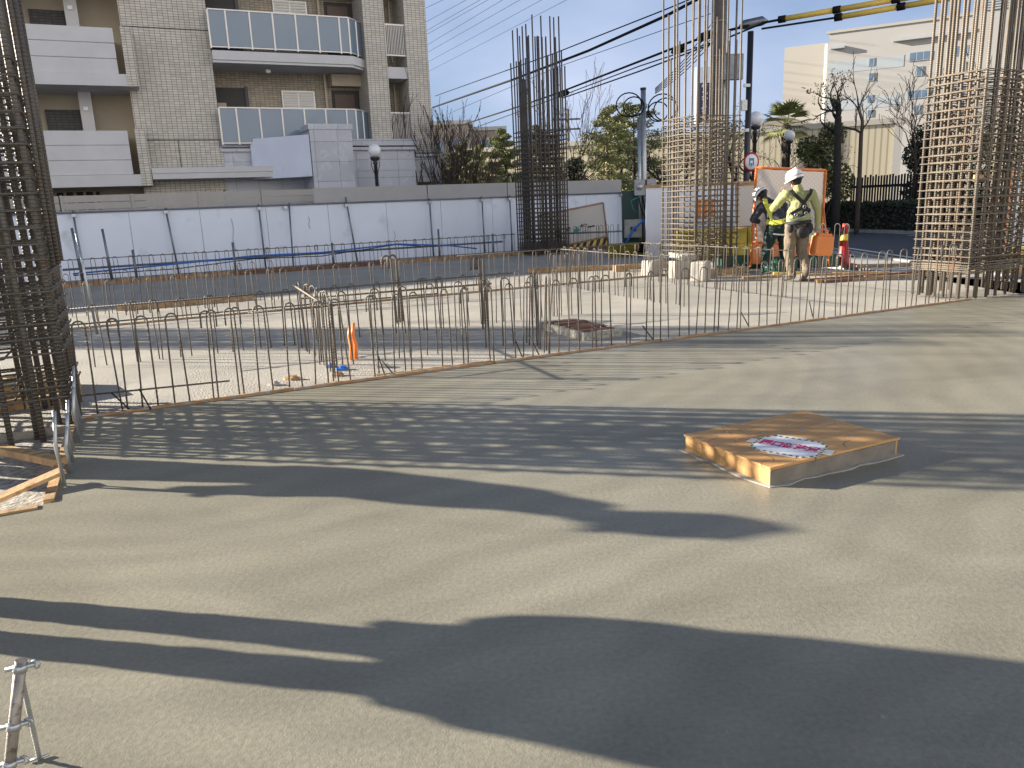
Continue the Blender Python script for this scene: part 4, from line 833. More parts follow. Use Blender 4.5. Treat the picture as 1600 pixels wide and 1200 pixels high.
q = MB(); q.lathe([(0, .0145), (.205, .0145), (.205, .018), (0, .018)], 28); o = q.build('sign_face', M['paper'], sg); o.rotation_euler.x = R(90)
q = MB(); q.box(-.085, -.022, -.10, -.04, -.0185, .10); q.box(.04, -.022, -.10, .085, -.0185, .10); q.box(-.04, -.022, .03, .04, -.0185, .10); q.box(-.03, -.022, -.12, .03, -.0185, -.03); q.build('sign_symbol', mat('sign_blue', (.10, .22, .34), .5), sg)
def globe_lamp(p, h, label, dbl=False):
    t = thing('globe_lamp', label, 'street lamp', p)
    q = MB(); q.lathe([(.11, 0), (.11, .5), (.06, .62), (.055, h - .42), (.09, h - .38), (.05, h - .34), (.15, h - .26), (.16, h - .20), (0, h - .19)], 14); q.build('lamp_post', M['steel'], t)
    q = MB(); n = 12; q.lathe([(.205 * math.sin(math.pi * k / n), h - .205 * math.cos(math.pi * k / n)) for k in range(n + 1)], 20); q.build('lamp_globe', M['lampg'], t)
    for a in (0, 1.57, 3.14, 4.71):
        q = MB(); q.tube([(.05 * math.cos(a), .05 * math.sin(a), h - .7), (.13 * math.cos(a), .13 * math.sin(a), h - .45), (.12 * math.cos(a), .12 * math.sin(a), h - .26)], .012, 5); q.build('scroll_bracket', M['steel'], t)
globe_lamp(Vector((7.55, 24, ZG)), 3.72, 'globe street lamp just right of the dark steel pole')
globe_lamp(Vector((11.45, 32, ZG)), 3.75, 'smaller globe street lamp below the palm tree')
pl = AT(585, 235, 25.3); globe_lamp(Vector((pl.x, pl.y, ZG)), pl.z - ZG, 'globe lamp in front of the stone entrance of the apartment block')
def cable(label, pts, r, group=None, n=6, sag=0.0, m='black', cat='overhead cable', name='overhead_cable'):
    out_ = []
    for i in range(len(pts) - 1):
        for k in range(6):
            t = k / 6; p = pts[i].lerp(pts[i + 1], t); p = p - Vector((0, 0, sag * 4 * t * (1 - t))); out_.append(p)
    out_.append(pts[-1]); return rod(name, out_, r, M[m], label, cat, group, n)
PT = pp + Vector((0, 0, 0))
cable('thickest black overhead cable, crossing the sky from upper centre down to the apartment block', [G(676, 168, 7.0), G(800, 125, 6.7), G(920, 79, 6.6), G(1042, 24, 6.6), G(1110, -12, 6.6)], .045)
cable('lower black overhead cable running from the apartment block side to the utility pole', [G(716, 197, 5.9), G(800, 170, 5.8), G(870, 146, 5.7), G(1040, 80, 5.6), G(1110, 54, 5.6), G(1170, 40, 5.65)], .034)
cable('thin lashed overhead cable above the thickest one', [G(680, 150, 7.3), G(867, 83, 7.0), G(1042, 14, 6.9), G(1085, -4, 6.9)], .02)
cable('thin overhead cable just below the thickest one', [G(700, 178, 6.5), G(870, 105, 6.4), G(1036, 47, 6.3), G(1120, 18, 6.3)], .010)
cable('overhead cable below the lower black one, upper of the pair', [G(730, 204, 5.6), G(850, 160, 5.5), G(1000, 103, 5.4), G(1120, 64, 5.4)], .018)
cable('overhead cable below the lower black one, lower of the pair', [G(880, 153, 5.4), G(1000, 111, 5.35), G(1120, 66, 5.3), G(1200, 33, 5.5)], .022)
cable('overhead cable from the splice box to the lower yellow cover', [G(1190, 45, 5.6), G(1310, 27, 5.6)], .025)
cable('overhead cable from the splice box to the upper yellow cover', [G(1190, 36, 5.75), G(1222, 30, 5.75)], .03)
def cover(label, a, c):
    t = thing('cable_cover', label, 'cable cover', a); d = c - a
    n = 3
    for k in range(n):
        q = MB(); q.tube([d * (k / n), d * ((k + 1) / n)], .068, 14); q.build('sleeve', M['yel'], t)
        q = MB(); q.tube([d * (k / n) - d.normalized() * .09, d * (k / n) + d.normalized() * .09], .088, 12); q.build('collar', M['black'], t)
cover('upper yellow protective sleeve on the overhead cable at upper right', G(1222, 30, 5.75), G(1222, 30, 5.75) + (G(1500, -18, 5.8) - G(1222, 30, 5.75)) * 1.0)
cover('lower yellow protective sleeve on the overhead cable at upper right', G(1310, 27, 5.6), G(1310, 27, 5.6) + (G(1560, -16, 5.65) - G(1310, 27, 5.6)) * 1.25)
q = MB(); a = G(883, 147, 5.62); c = G(889, 144, 5.62); q.tube([G(872, 150, 5.6) - a, G(875, 149, 5.6) - a, G(886, 145, 5.6) - a, G(889, 144, 5.6) - a], [.03, .10, .10, .03], 10); tag(q.build('cable_joint', M['black'], loc=a), 'fat black joint sleeve on the lower overhead cable above the dark cage', 'cable joint')
q = MB(); a = G(1100, 58, 5.5); q.tube([G(1090, 61, 5.5) - a, G(1095, 59, 5.5) - a, G(1108, 54, 5.5) - a, G(1112, 53, 5.5) - a], [.04, .11, .11, .04], 10); tag(q.build('cable_joint', M['black'], loc=a), 'fat black joint sleeve on the overhead cable beside the utility pole', 'cable joint')
q = MB(); a = G(1055, 80, 5.5); q.tube([G(1050, 82, 5.5) - a, G(1054, 80, 5.5) - a, G(1066, 75, 5.5) - a, G(1070, 73, 5.5) - a], [.04, .09, .09, .04], 10); tag(q.build('cable_joint', M['black'], loc=a), 'fat black joint sleeve on the overhead cable behind the tall bars of the lit cage', 'cable joint')
for k in range(5): cable('thin service wire from utility pole to meter post, ' + ('lowest', 'second lowest', 'middle', 'second highest', 'highest')[k], [pp + Vector((-.1, 0, 5.3 + .12 * k)), Vector((bpnt.x + .25, ly_, 3.95 + .03 * k))], .011, 'service wires to the meter post', sag=.12)
ends = [((666, 12), (692, 0)), ((668, 33), (728, 0)), ((670, 46), (755, -3)), ((670, 52), (762, 0)), ((671, 68), (785, 0)), ((671, 80), (812, 0)), ((672, 95), (846, 0)), ((673, 110), (885, 0))]
for i, (a, c) in enumerate(ends):
    A = G(a[0] - 120, a[1] + (a[1] - c[1]) / (c[0] - a[0]) * 120, 24); B = G(c[0] + 60, c[1] - (a[1] - c[1]) / (c[0] - a[0]) * 60, 24)
    cable('thin high-tension line beside the apartment block, ' + ('topmost' if i == 0 else 'lowest' if i == 7 else '%s from the top' % ('', 'second', 'third', 'fourth', 'fifth', 'sixth', 'seventh')[i]), [A, B], .024, 'high-tension lines', n=4, cat='power line', name='power_line')
# far telegraph poles
for (px, y0, y1, Y_, lb) in ((887, 170, 262, 60, 'far utility pole with cross-arms right of the dark cage'), (913, 215, 262, 95, 'farther small utility pole between the dark cage and the cedars')):
    a = AT(px, y0, Y_); t = thing('utility_pole', lb, 'pole', Vector((a.x, a.y, ZG))); H = a.z - ZG
    q = MB(); q.tube([(0, 0, 0), (0, 0, H)], [.15, .10], 10); q.build('pole_shaft', M['cpole'], t)
    for dz in (.8, 1.5, 3.0): q = MB(); q.box(-.9, -.06, H - dz, .9, .06, H - dz + .12); q.build('cross_arm', M['cpole'], t)
# shop sign on its own mast
a = AT(1099, 150, 45); vs_ = thing('vertical_shop_sign', 'tall vertical dark blue sign with white lettering seen through the lit cage', 'sign', Vector((a.x, 45, ZG)))
zt = AT(1099, 105, 45).z - ZG; zb = AT(1099, 194, 45).z - ZG; zm = zt - (zt - zb) * .28
q = MB(); q.box(-.45, -.15, zb, .45, .15, zt); q.build('sign_box', M['white'], vs_, bevel=.02)
q = MB(); q.box(-.36, -.165, zb + .05, .40, -.152, zm); q.build('sign_face', mat('sign_navy', (.012, .012, .07), .5), vs_)
for i, ch in enumerate('ワンズタ|ム'): words(ch, .40, M['paper'], 'lettering', vs_, Matrix.Translation((.02, -.168, zm - .25 - i * .37)) @ RX, .002, .008)
q = MB(); q.tube([(.55, 0, 0), (.55, 0, zt)], .10, 10); q.box(.43, -.04, zb + .5, .55, .04, zb + .6); q.box(.43, -.04, zt - .6, .55, .04, zt - .5); q.build('mast', M['galv'], vs_)
# ------------------------------------------------------------------ far buildings
C0 = AT(1296, 53, 85.0); C0.z = 0; WA = R(-29.2); wd = Vector((math.cos(WA), math.sin(WA), 0)); wn = Vector((wd.y, -wd.x, 0))
def WP(px, py, off=0.0):
    d = ray(px, py); o = C0 + wn * off; t = (o - CAM).dot(wn) / d.dot(wn); p = CAM + d * t - C0; return p.dot(wd), p.z
wb = thing('white_factory', 'large sunlit white windowed building with a pale blue band, at upper right', 'building', C0, WA)
T1 = WP(1296, 53)[1]; T2 = WP(1535, 22)[1]
u2 = WP(1528, 15)[0]
def wbx(name, m, x0, y0, z0, x1, y1, z1, parent=None):
    q = MB(); q.box(x0, y0, z0, x1, y1, z1); return q.build(name, m, parent or wb)
wbx('wall', M['wwall'], 0, 0, ZG, u2, 30, T1); wbx('wall', M['wwall'], u2, -.4, ZG, u2 + 35, 30, T1 + 3.5)
wbx('parapet', M['wwall2'], -.3, -.15, T1, u2, .2, T1 + .25)
q = MB()
for k in range(14): q.box(u2 + .5, -.55, T1 + .2 + k * .23, u2 + 18, -.4, T1 + .32 + k * .23)
q.build('louvre_band', M['wband'], wb)
e = WP(1226, 75, -6)[0]; e1 = WP(1292, 65, -6)[0]; wbx('wing', M['wwall2'], e, 6.0, ZG, e1, 30, WP(1240, 73, -6)[1]); q = MB(); q.tube([(e1 + .2, 5.8, 0), (e1 + .2, 5.8, T1)], .35, 8); q.build('drainpipe', M['wwall'], wb)
for (x0, y0, x1, y1) in ((1296, 107, 1420, 93), (1296, 166, 1420, 154)):
    a = WP(x0, y0); c = WP(x1 + 10, y1); z = (a[1] + c[1]) / 2; wbx('blue_band', M['wband'], .05, -.03, z - .55, WP(1415, 60)[0], -.012, z + .55)
def win(px0, px1, pym, h, n=1):
    a = WP(px0, pym)[0]; c = WP(px1, pym)[0]; z = WP((px0 + px1) / 2, pym)[1]
    f = wbx('window', M['wband'], a - .06, -.10, z - h / 2 - .06, c + .06, -.03, z + h / 2 + .06)
    for k in range(n):
        w = (c - a) / n; q = MB(); q.box(a + k * w + .05, -.115, z - h / 2, a + (k + 1) * w - .05, -.09, z + h / 2); q.build('pane', M['wglass'], f)
for y in (97, 120): win(1357.5, 1365, y, .65)
for y in (154, 177): win(1355, 1362, y, .6)
win(1421, 1453, 87.5, .72, 3); win(1418, 1450, 147, .68, 3); win(1432, 1440, 111, .8); win(1429, 1436, 171, .72)
win(1491, 1522, 78, .75, 3); win(1488, 1522, 140, .7, 3); win(1502, 1508, 104, .8); win(1580, 1598, 58, 1.1, 2); win(1500, 1506, 165, .75)
a = WP(1299, 74); c = WP(1321, 71); wbx('canopy', M['wband'], a[0], -.6, a[1] - .25, c[0], 0, a[1]); a = WP(1396, 61); c = WP(1524, 46); wbx('ledge', M['greyp'], a[0], -.5, a[1] - .3, c[0] - 0, 0, a[1])
# tan corrugated hall in front
c = AT(1412, 184, 42); ra = R(-24); th = thing('corrugated_hall', 'low tan corrugated hall behind the street trees', 'building', Vector((c.x, c.y, ZG)), ra)
w = 26; zt_ = c.z - ZG - .25
q = MB(); q.box(-w, 0, 0, 0, 14, zt_); q.build('wall', M['corr'], th); q = MB(); q.box(-w - .1, -.12, zt_, .1, 14.1, zt_ + .28); q.build('eave', M['wwall2'], th)
q = MB(); q.box(-.4, -.10, 0, 0, -.02, zt_); q.build('corner_trim', M['wwall'], th)
q = MB(); q.add([(x, y, z) for y in (5, 12) for x, z in ((-9.5, zt_ + .28), (-3.5, zt_ + .28), (-6.5, zt_ + 1.3))], [(0, 1, 2), (3, 5, 4), (0, 2, 5, 3), (1, 4, 5, 2), (0, 3, 4, 1)]); q.build('gable_roof', M['dist'], th)
def far_bld(name, label, px0, px1, pyt, Y_, dep, m, cat='building', win_=None):
    a = AT(px0, pyt, Y_); c = AT(px1, pyt, Y_); t = thing(name, label, cat, Vector((a.x, Y_, ZG))); H = a.z - ZG; w = c.x - a.x
    q = MB(); q.box(0, 0, 0, w, dep, H); q.build('wall', M[m], t)
    q = MB(); q.box(-.3, -.3, H, w + .3, dep + .3, H + .35); q.build('roof', M['greyp'], t)
    if win_:
        for (x, z) in win_: q = MB(); q.box(w * x, -.06, H * z, w * x + 1.3, 0, H * z + 1.3); q.build('window', M['wglass'], t)
far_bld('distant_building', 'brown-grey flat-roofed building behind the bare trees, left one', 655, 732, 197, 75, 12, 'dist', win_=[(.2, .7), (.6, .7), (.2, .35), (.6, .35)])
far_bld('distant_building', 'grey-brown flat-roofed building behind the bare trees, right one', 733, 787, 205, 82, 12, 'dist', win_=[(.3, .75), (.7, .75)])
far_bld('distant_house', 'small white house between the dark pine and the cedars', 903, 932, 259, 62, 8, 'distw', 'house', [(.3, .4), (.65, .4)])
far_bld('distant_house', 'white shed seen low between the cedars', 934, 962, 255, 66, 8, 'distw', 'house', [(.4, .4)])
far_bld('distant_house', 'pale low house right of the meter post', 1010, 1048, 246, 66, 8, 'distw', 'house', [(.2, .55), (.6, .5)])
fb_ = far_bld('distant_building', 'long low flat roof on the skyline left of the cedars', 896, 925, 246, 85, 8, 'dist')
# ------------------------------------------------------------------ vegetation
def grow(q, p, d, L_, r, depth, sp=.5, up=.25, kids=(2, 3), shrink=.72, rs=None, tips=None, wob=.12, minr=.0085, n=5):
    rs = rs or rnd; k = 3; pts = [p]; rad = [r]; dd = d.copy()
    for i in range(k):
        dd = (dd + Vector((rs.gauss(0, wob), rs.gauss(0, wob), rs.gauss(0, wob) + up * .12))).normalized(); pts.append(pts[-1] + dd * (L_ / k)); rad.append(max(minr, r * (1 - .4 * (i + 1) / k)))
    q.tube(pts, rad, n if depth > 1 else 3)
    if depth <= 0:
        if tips is not None: tips.append(pts[-1])
        return
    for j in range(rs.randint(*kids)):
        t = rs.uniform(.45, 1.0) if j else 1.0; i = min(k, int(t * k)); b = pts[i]
        ax = dd.orthogonal().normalized(); ax.rotate(Matrix.Rotation(rs.uniform(0, 6.28), 3, dd)); nd = (dd + ax * rs.uniform(.5, 1.2) * sp + Vector((0, 0, up * .6))).normalized()
        grow(q, b, nd, L_ * shrink * rs.uniform(.8, 1.15), rad[i] * .72, depth - 1, sp, up, kids, shrink, rs, tips, wob, minr, n)
    if tips is not None and depth <= 1: tips.append(pts[-1])
def leaves(q, c, rad, n, s, rs, flat=1.0, elong=1.0):
    for _ in range(n):
        v = Vector((rs.gauss(0, 1), rs.gauss(0, 1), rs.gauss(0, 1))).normalized() * rs.random() ** .4
        p = c + Vector((v.x * rad[0], v.y * rad[1], v.z * rad[2]))
        a = Vector((rs.gauss(0, 1), rs.gauss(0, 1), rs.gauss(0, flat))).normalized() * s * rs.uniform(.6, 1.3) * elong; b = a.orthogonal().normalized(); b.rotate(Matrix.Rotation(rs.uniform(0, 3.1), 3, a.normalized())); b *= s * rs.uniform(.3, .6)
        q.add([p - a * .5, p + b * .5, p + a * .5, p - b * .5], [(0, 1, 2, 3)])
def bare_tree(label, p, trunk_h, L_, r, depth, seed, m, sp=.5, up=.4, stems=1, spread=.2, kids=(2, 3), leafm=None, leafn=0, leafs=.05, shrink=.72, leafr=.3, name='bare_tree', wob=.12):
    rs = random.Random(seed); t = thing(name, label, 'tree', p); q = MB(); tips = []
    for k in range(stems):
        d = Vector((rs.gauss(0, spread), rs.gauss(0, spread), 1)).normalized(); b0 = Vector((rs.gauss(0, .08), rs.gauss(0, .08), 0)) if stems > 1 else Vector()
        top = b0 + d * trunk_h; mid = b0 + d * trunk_h * .5 + Vector((rs.gauss(0, .03), rs.gauss(0, .03), 0))
        q.tube([b0, mid, top], [r * 1.15, r, r * .85], 9)
        for j in range(rs.randint(*kids) + (1 if stems == 1 else 0)):
            a = rs.uniform(0, 6.28); nd = (d + Vector((math.cos(a), math.sin(a), 0)) * sp * rs.uniform(.5, 1.3)).normalized(); grow(q, top if j < 2 else mid.lerp(top, rs.uniform(.2, .9)), nd, L_ * rs.uniform(.8, 1.2), r * .6, depth, sp, up, kids, shrink, rs, tips, wob)
    q.build('trunk', m, t)
    if leafn:
        q = MB()
        for tp in tips: leaves(q, tp, (leafr, leafr, leafr * .8), leafn, leafs, rs)
        q.build('crown', leafm, t)
    return t
def gp(px, Y_): a = AT(px, 300, Y_); return Vector((a.x, a.y, ZG))
bare_tree('bare multi-stemmed tree fanning out beside the corner of the apartment block', gp(690, 29), .6, 1.9, .075, 4, 11, M['bark'], .42, .5, 7, .28, (2, 3), shrink=.66)
bare_tree('bare twiggy tree right of the fan-shaped one, in front of the conifers', gp(742, 30), .8, 1.7, .07, 4, 12, M['bark'], .45, .4, 4, .25, (2, 3), shrink=.66)
bare_tree('bare tree leaning behind the right side of the dark cage', gp(893, 34), 1.2, 2.2, .07, 4, 13, M['bark'], .4, .5, 2, .22, (2, 3), shrink=.7)
bare_tree('thin bare tree with pale trunk among the shrubs', gp(752, 34), 1.6, 1.1, .06, 3, 14, M['barkl'], .6, .2, 1, .05, (3, 4), shrink=.62)
def conifer(label, p, h, w, seed, leafm, bark, n=26, per=42, s=.17, flat=.5, base=.12, shape=1.0, name='conifer', thick=.36, ex=.6):
    rs = random.Random(seed); t = thing(name, label, 'tree', p); q = MB(); l = MB()
    q.tube([(0, 0, 0), (rs.gauss(0, .05), rs.gauss(0, .05), h * .5), (0, 0, h)], [.035 * h ** .8, .022 * h ** .8, .01], 8)
    for i in range(n):
        f = (i + .5) / n; z = h * (base + (1 - base) * f); ln = w * (1 - f) ** ex * shape * rs.uniform(.65, 1.25) + .12; a = i * 2.4 + rs.uniform(-.4, .4)
        tip = Vector((math.cos(a) * ln, math.sin(a) * ln, z + ln * rs.uniform(-.05, .28))); q.tube([(0, 0, z - ln * .12), tuple(tip * .5 + Vector((0, 0, z * .5 - ln * .05))), tuple(tip)], [.03, .02, .008], 4)
        for k in range(3):
            g = .42 + .29 * k; c = Vector((tip.x * g, tip.y * g, z + (tip.z - z) * g)); leaves(l, c, (thick * ln * .8 + .14, thick * ln * .8 + .14, .12 + .07 * ln), int(per / 3 * 1.7), s * .68, rs, flat, 1.5)
    q.build('trunk', bark, t); l.build('crown', leafm, t); return t
conifer('tall pale green cedar left of the meter post, left half of the clump', gp(948, 36), 5.5, 1.25, 21, M['leafc'], M['barkl'], 30, 230, .15, .5, .14, 1.0, 'cedar_tree', .42, .35)
conifer('broad green cedar right behind the meter post', gp(990, 38), 5.7, 2.1, 22, M['leaf1'], M['barkd'], 30, 230, .16, .4, .20, 1.0, 'cedar_tree', .34, .35)
conifer('yellowish cedar between the other two cedars', gp(970, 40), 5.6, 1.2, 28, M['leafy'], M['bark'], 24, 180, .15, .5, .2, 1.0, 'cedar_tree', .4, .35)
conifer('bushy pale conifer behind the left side of the dark cage', gp(790, 38), 4.9, 1.3, 23, M['leafy'], M['bark'], 34, 340, .13, .9, .06, .9)
conifer('bushy green conifer behind the right side of the dark cage', gp(845, 40), 5.2, 1.4, 24, M['leaf1'], M['bark'], 34, 340, .13, .9, .06, .9)
conifer('green conifer behind the fan-shaped bare tree', gp(722, 38), 4.4, 1.3, 25, M['leafy'], M['bark'], 30, 300, .13, .9, .05, .9)
conifer('pale conifer between the bare trees', gp(752, 42), 4.6, 1.0, 26, M['leafc'], M['bark'], 30, 240, .13, .9, .05, .9)
conifer('yellow-green shrub against the corner of the apartment block', gp(690, 33), 3.2, 1.1, 27, M['leaf1'], M['bark'], 24, 240, .12, .9, .02, .9)
def bush(label, p, blobs, seed, leafm, n=700, s=.07, name='shrub', cat='shrub', trunk=None):
    rs = random.Random(seed); t = thing(name, label, cat, p); l = MB()
    for (x, y, z, a, b, c, f) in blobs: leaves(l, Vector((x, y, z)), (a, b, c), int(n * f), s, rs)
    l.build('crown', leafm, t); q = MB()
    for (x, y, z, a, b, c, f) in blobs[:4]: q.tube([(x * .3, y * .3, 0), (x * .7, y * .7, z * .6), (x, y, z)], [.05, .035, .015], 6)
    q.build('trunk', M['barkd'], t); return t
bush('dark dome-shaped pine immediately right of the dark cage', gp(893, 38), [(0, 0, 2.6, .8, .7, .8, 1.3), (.5, 0, 1.9, .7, .6, .5, 1), (-.5, 0, 1.7, .8, .6, .6, 1), (.2, 0, 3.2, .5, .5, .4, .6), (.1, -.2, 1.0, 1.0, .6, .4, .8)], 31, M['leafd'], 1500, .13, 'pine_tree', 'tree')
bush('clipped round topiary bush just above the hoarding left of the dark cage', gp(778, 31), [(0, 0, 1.85, .42, .42, .58, 3.2), (0, 0, 2.1, .34, .34, .42, 1.5)], 32, M['leafy'], 700, .05, 'topiary_bush')
bush('low dark shrub mass above the hoarding left of the topiary', gp(745, 36), [(-.9, 0, 1.6, .9, .5, .6, 1), (.6, .3, 2.0, .9, .5, .7, 1), (1.6, .4, 2.3, .7, .5, .8, 1), (-2, 0, 1.7, .8, .5, .5, .8), (-.2, .5, 2.1, .7, .5, .6, .8), (3, .3, 1.6, .8, .5, .5, .8)], 33, M['leafd'], 700, .09)
bush('low green shrub above the hoarding under the cedars', gp(935, 31), [(0, 0, 1.9, .7, .4, .35, 1), (.8, 0, 1.8, .6, .4, .3, 1), (1.5, .2, 1.9, .5, .4, .3, .8)], 34, M['leaf2'], 700, .06)
bush('round dark shrub right of the meter post', gp(1028, 27), [(0, 0, 1.75, .45, .35, .4, 1.3), (.8, 0, 1.5, .5, .35, .3, 1)], 35, M['leafd'], 700, .06)
# pollarded street trees
bare_tree('pollarded tree with sparse leaf tufts behind the lit cage, left side', gp(1055, 30), 1.9, 1.15, .11, 3, 41, M['barkd'], .9, .35, 1, .05, (2, 3), M['leaf1'], 26, .10, .74, .28, 'pollarded_tree', .28)
bare_tree('pollarded tree with knobbly branches between the utility pole and the dark steel pole', gp(1152, 31), 1.7, 1.3, .12, 3, 42, M['barkd'], .95, .4, 1, .05, (2, 3), M['leaf1'], 20, .10, .76, .26, 'pollarded_tree', .28)
bare_tree('pollarded tree behind the first globe lamp with thin curved branches', gp(1195, 33), 1.6, 1.4, .11, 3, 43, M['barkd'], .9, .4, 1, .05, (3, 3), M['leaf1'], 8, .08, .76, .2, 'pollarded_tree', .25)
bare_tree('black-trunked pollarded tree with curling branches beside the picket fence', gp(1308, 27.5), 4.0, 1.15, .13, 2, 44, M['barkd'], 1.25, .5, 1, .02, (2, 3), M['leaf1'], 14, .10, .72, .25, 'pollarded_tree', .35)
bare_tree('slim grey bare tree with upright twigs in front of the white building', gp(1342, 27), 3.4, 1.0, .075, 3, 45, M['bark'], .75, .75, 1, .02, (2, 3), name='bare_tree', shrink=.66, wob=.2)
bare_tree('thin bare tree with spreading twigs left of the right-hand cage', gp(1424, 29), 1.8, 1.6, .07, 4, 46, M['bark'], .7, .6, 1, .05, (2, 3), shrink=.68, wob=.2)
bare_tree('bare tree with many twigs behind the right-hand cage', gp(1500, 27), 2.2, 1.6, .09, 4, 47, M['bark'], .7, .5, 1, .05, (2, 3), shrink=.7, wob=.2)
bush('olive-green leafy shrub between the second globe lamp and the black trunk', gp(1272, 30), [(-.6, 0, 1.6, .8, .6, .8, 1), (.3, 0, 2.6, .7, .6, .8, 1), (-.3, 0, 3.1, .5, .5, .5, .5), (.9, 0, 1.8, .6, .5, .8, .9), (.6, 0, 3.6, .5, .5, .5, .5), (-1.4, 0, 1.1, .7, .5, .5, .7)], 51, M['leaf1'], 1500, .15)
bush('dark evergreen crown directly left of the right-hand cage', gp(1436, 30), [(.2, 0, 3.2, .7, .6, .7, 1.3), (.3, 0, 2.3, .8, .6, .7, 1.2), (.6, 0, 3.9, .4, .4, .5, .5), (-.3, 0, 2.7, .4, .5, .5, .6), (0, 0, 1.4, .7, .5, .5, .8)], 52, M['leafd'], 1500, .13, 'evergreen_tree', 'tree')
bush('dark shrubbery behind the right-hand cage', gp(1550, 28), [(-1.4, 0, 2.2, 1.0, .6, .9, 1), (0, 0, 2.6, 1.1, .6, 1.0, 1.2), (1.4, 0, 2.2, 1.2, .6, 1.1, 1.2), (-.6, 0, 1.0, 1.4, .6, .6, 1), (1.5, 0, 1.0, 1.4, .6, .6, 1)], 53, M['leaf2'], 1400, .14)
# palm
pa = gp(1224, 36); pt = thing('palm_tree', 'short fan palm behind the second globe lamp', 'palm tree', pa); pr_ = random.Random(5)
hz = AT(1226, 196, 36).z - ZG
q = MB(); q.tube([(0, 0, 0), (.05, 0, hz * .5), (0, 0, hz)], [.16, .15, .20], 10)
for k in range(60):
    a = pr_.uniform(0, 6.28); z = hz - pr_.uniform(0, 1.2); q.tube([(.12 * math.cos(a), .12 * math.sin(a), z), (.24 * math.cos(a), .24 * math.sin(a), z - .15)], [.02, .008], 4)
q.build('trunk', M['bark'], pt)
for k in range(24):
    a = k * 2.4; el = R(75 - 115 * (k / 24)); L0 = .62; d = Vector((math.cos(a) * math.cos(el), math.sin(a) * math.cos(el), math.sin(el))); q = MB(); c = Vector((0, 0, hz)) + d * L0
    q.tube([(0, 0, hz), tuple(c)], [.02, .012], 4); sd = d.cross(Vector((0, 0, 1))).normalized(); un = sd.cross(d)
    for j in range(13):
        b_ = R(-75 + 150 * j / 12); dd = d * math.cos(b_) + sd * math.sin(b_); e_ = c + dd * .72 - Vector((0, 0, .12)); w_ = dd.cross(un).normalized() * .022
        w_ *= 2.2; q.add([c, c + dd * .4 + w_, e_, c + dd * .4 - w_], [(0, 1, 2, 3)])
    q.build('frond', M['leaf1'] if k < 19 else M['leafc'], pt)
# hedge and picket fence across the road
h0 = Vector((11.9, 31.5)); h1 = Vector((17.2, 14.0)); hd = (h1 - h0).normalized(); hn = Vector((-hd.y, hd.x)); hl_ = (h1 - h0).length; off = 0.9
rs = random.Random(61); q = MB()
for _ in range(15000):
    t = rs.uniform(0, hl_); x = rs.uniform(-.45, .45); z = rs.uniform(0, .95) if rs.random() < .6 else rs.uniform(.8, 1.0)
    if rs.random() < .6: x = rs.choice((-.45, .45)) * rs.uniform(.85, 1.05)
    z += .03 * math.sin(t * 2.1); p = Vector((t, x, z)); a = Vector((rs.gauss(0, 1), rs.gauss(0, 1), rs.gauss(0, 1))).normalized() * .055; b = a.orthogonal().normalized() * .035
    q.add([p - a, p + b, p + a, p - b], [(0, 1, 2, 3)])
he = thing('hedge', 'low dark clipped hedge along the far side of the road', 'hedge', Vector((h0.x + 1.1, h0.y + .3, -.05)), math.atan2(hd.y, hd.x)); q.build('foliage', M['hedge'], he)
q = MB(); q.box(0, -.36, 0, hl_, .36, .85); q.build('branches', M['barkd'], he)
pf = thing('picket_fence', 'dark brown picket fence behind the hedge across the road', 'fence', Vector((h0.x + 2.2, h0.y + .6, -.05)), math.atan2(hd.y, hd.x))
for k in range(int(hl_ / .145)):
    q = MB() if k == 0 else q
    h = 1.95 + rs.uniform(-.06, .06)
    if k == 0: q.box(-.035, -.015, 0, .035, .015, 1.95); pk = q.build('picket', M['barkd'], pf)
    elif k < 98: o = pk.copy(); COL.objects.link(o); o.parent = pf; o.location = (k * .145 if k else 0, 0, rs.uniform(-.05, .05))
q = MB(); q.box(0, .015, .35, 14.2, .05, .45); q.box(0, .015, 1.5, 14.2, .05, 1.6); q.build('rail', M['barkd'], pf)
q = MB()
for k in range(98, int(hl_ / .145)): q.box(k * .145 - .035, -.015, 0, k * .145 + .035, .015, 1.95)
tag(q.build('pickets', M['barkd'], pf), kind='stuff')
# ------------------------------------------------------------------ people
def ball(q, c, r, n=10, m_=8, rot=None):
    c = Vector(c); r = r if isinstance(r, (tuple, list)) else (r, r, r); vs = [Vector((0, 0, -r[2]))]
    for i in range(1, m_):
        a = math.pi * i / m_
        for j in range(n): b = 2 * math.pi * j / n; vs.append(Vector((r[0] * math.sin(a) * math.cos(b), r[1] * math.sin(a) * math.sin(b), -r[2] * math.cos(a))))
    vs.append(Vector((0, 0, r[2]))); L1 = len(vs) - 1
    if rot: vs = [rot @ v for v in vs]
    fs = [(0, 1 + (j + 1) % n, 1 + j) for j in range(n)]
    for i in range(m_ - 2):
        for j in range(n): fs.append((1 + i * n + j, 1 + i * n + (j + 1) % n, 1 + (i + 1) * n + (j + 1) % n, 1 + (i + 1) * n + j))
    fs += [(L1, 1 + (m_ - 2) * n + j, 1 + (m_ - 2) * n + (j + 1) % n) for j in range(n)]
    q.add([v + c for v in vs], fs, None, True)
def seg(q, a, b, r0, r1):
    a = Vector(a); b = Vector(b); q.tube([a, b], [r0, r1], 12); ball(q, a, r0); ball(q, b, r1)
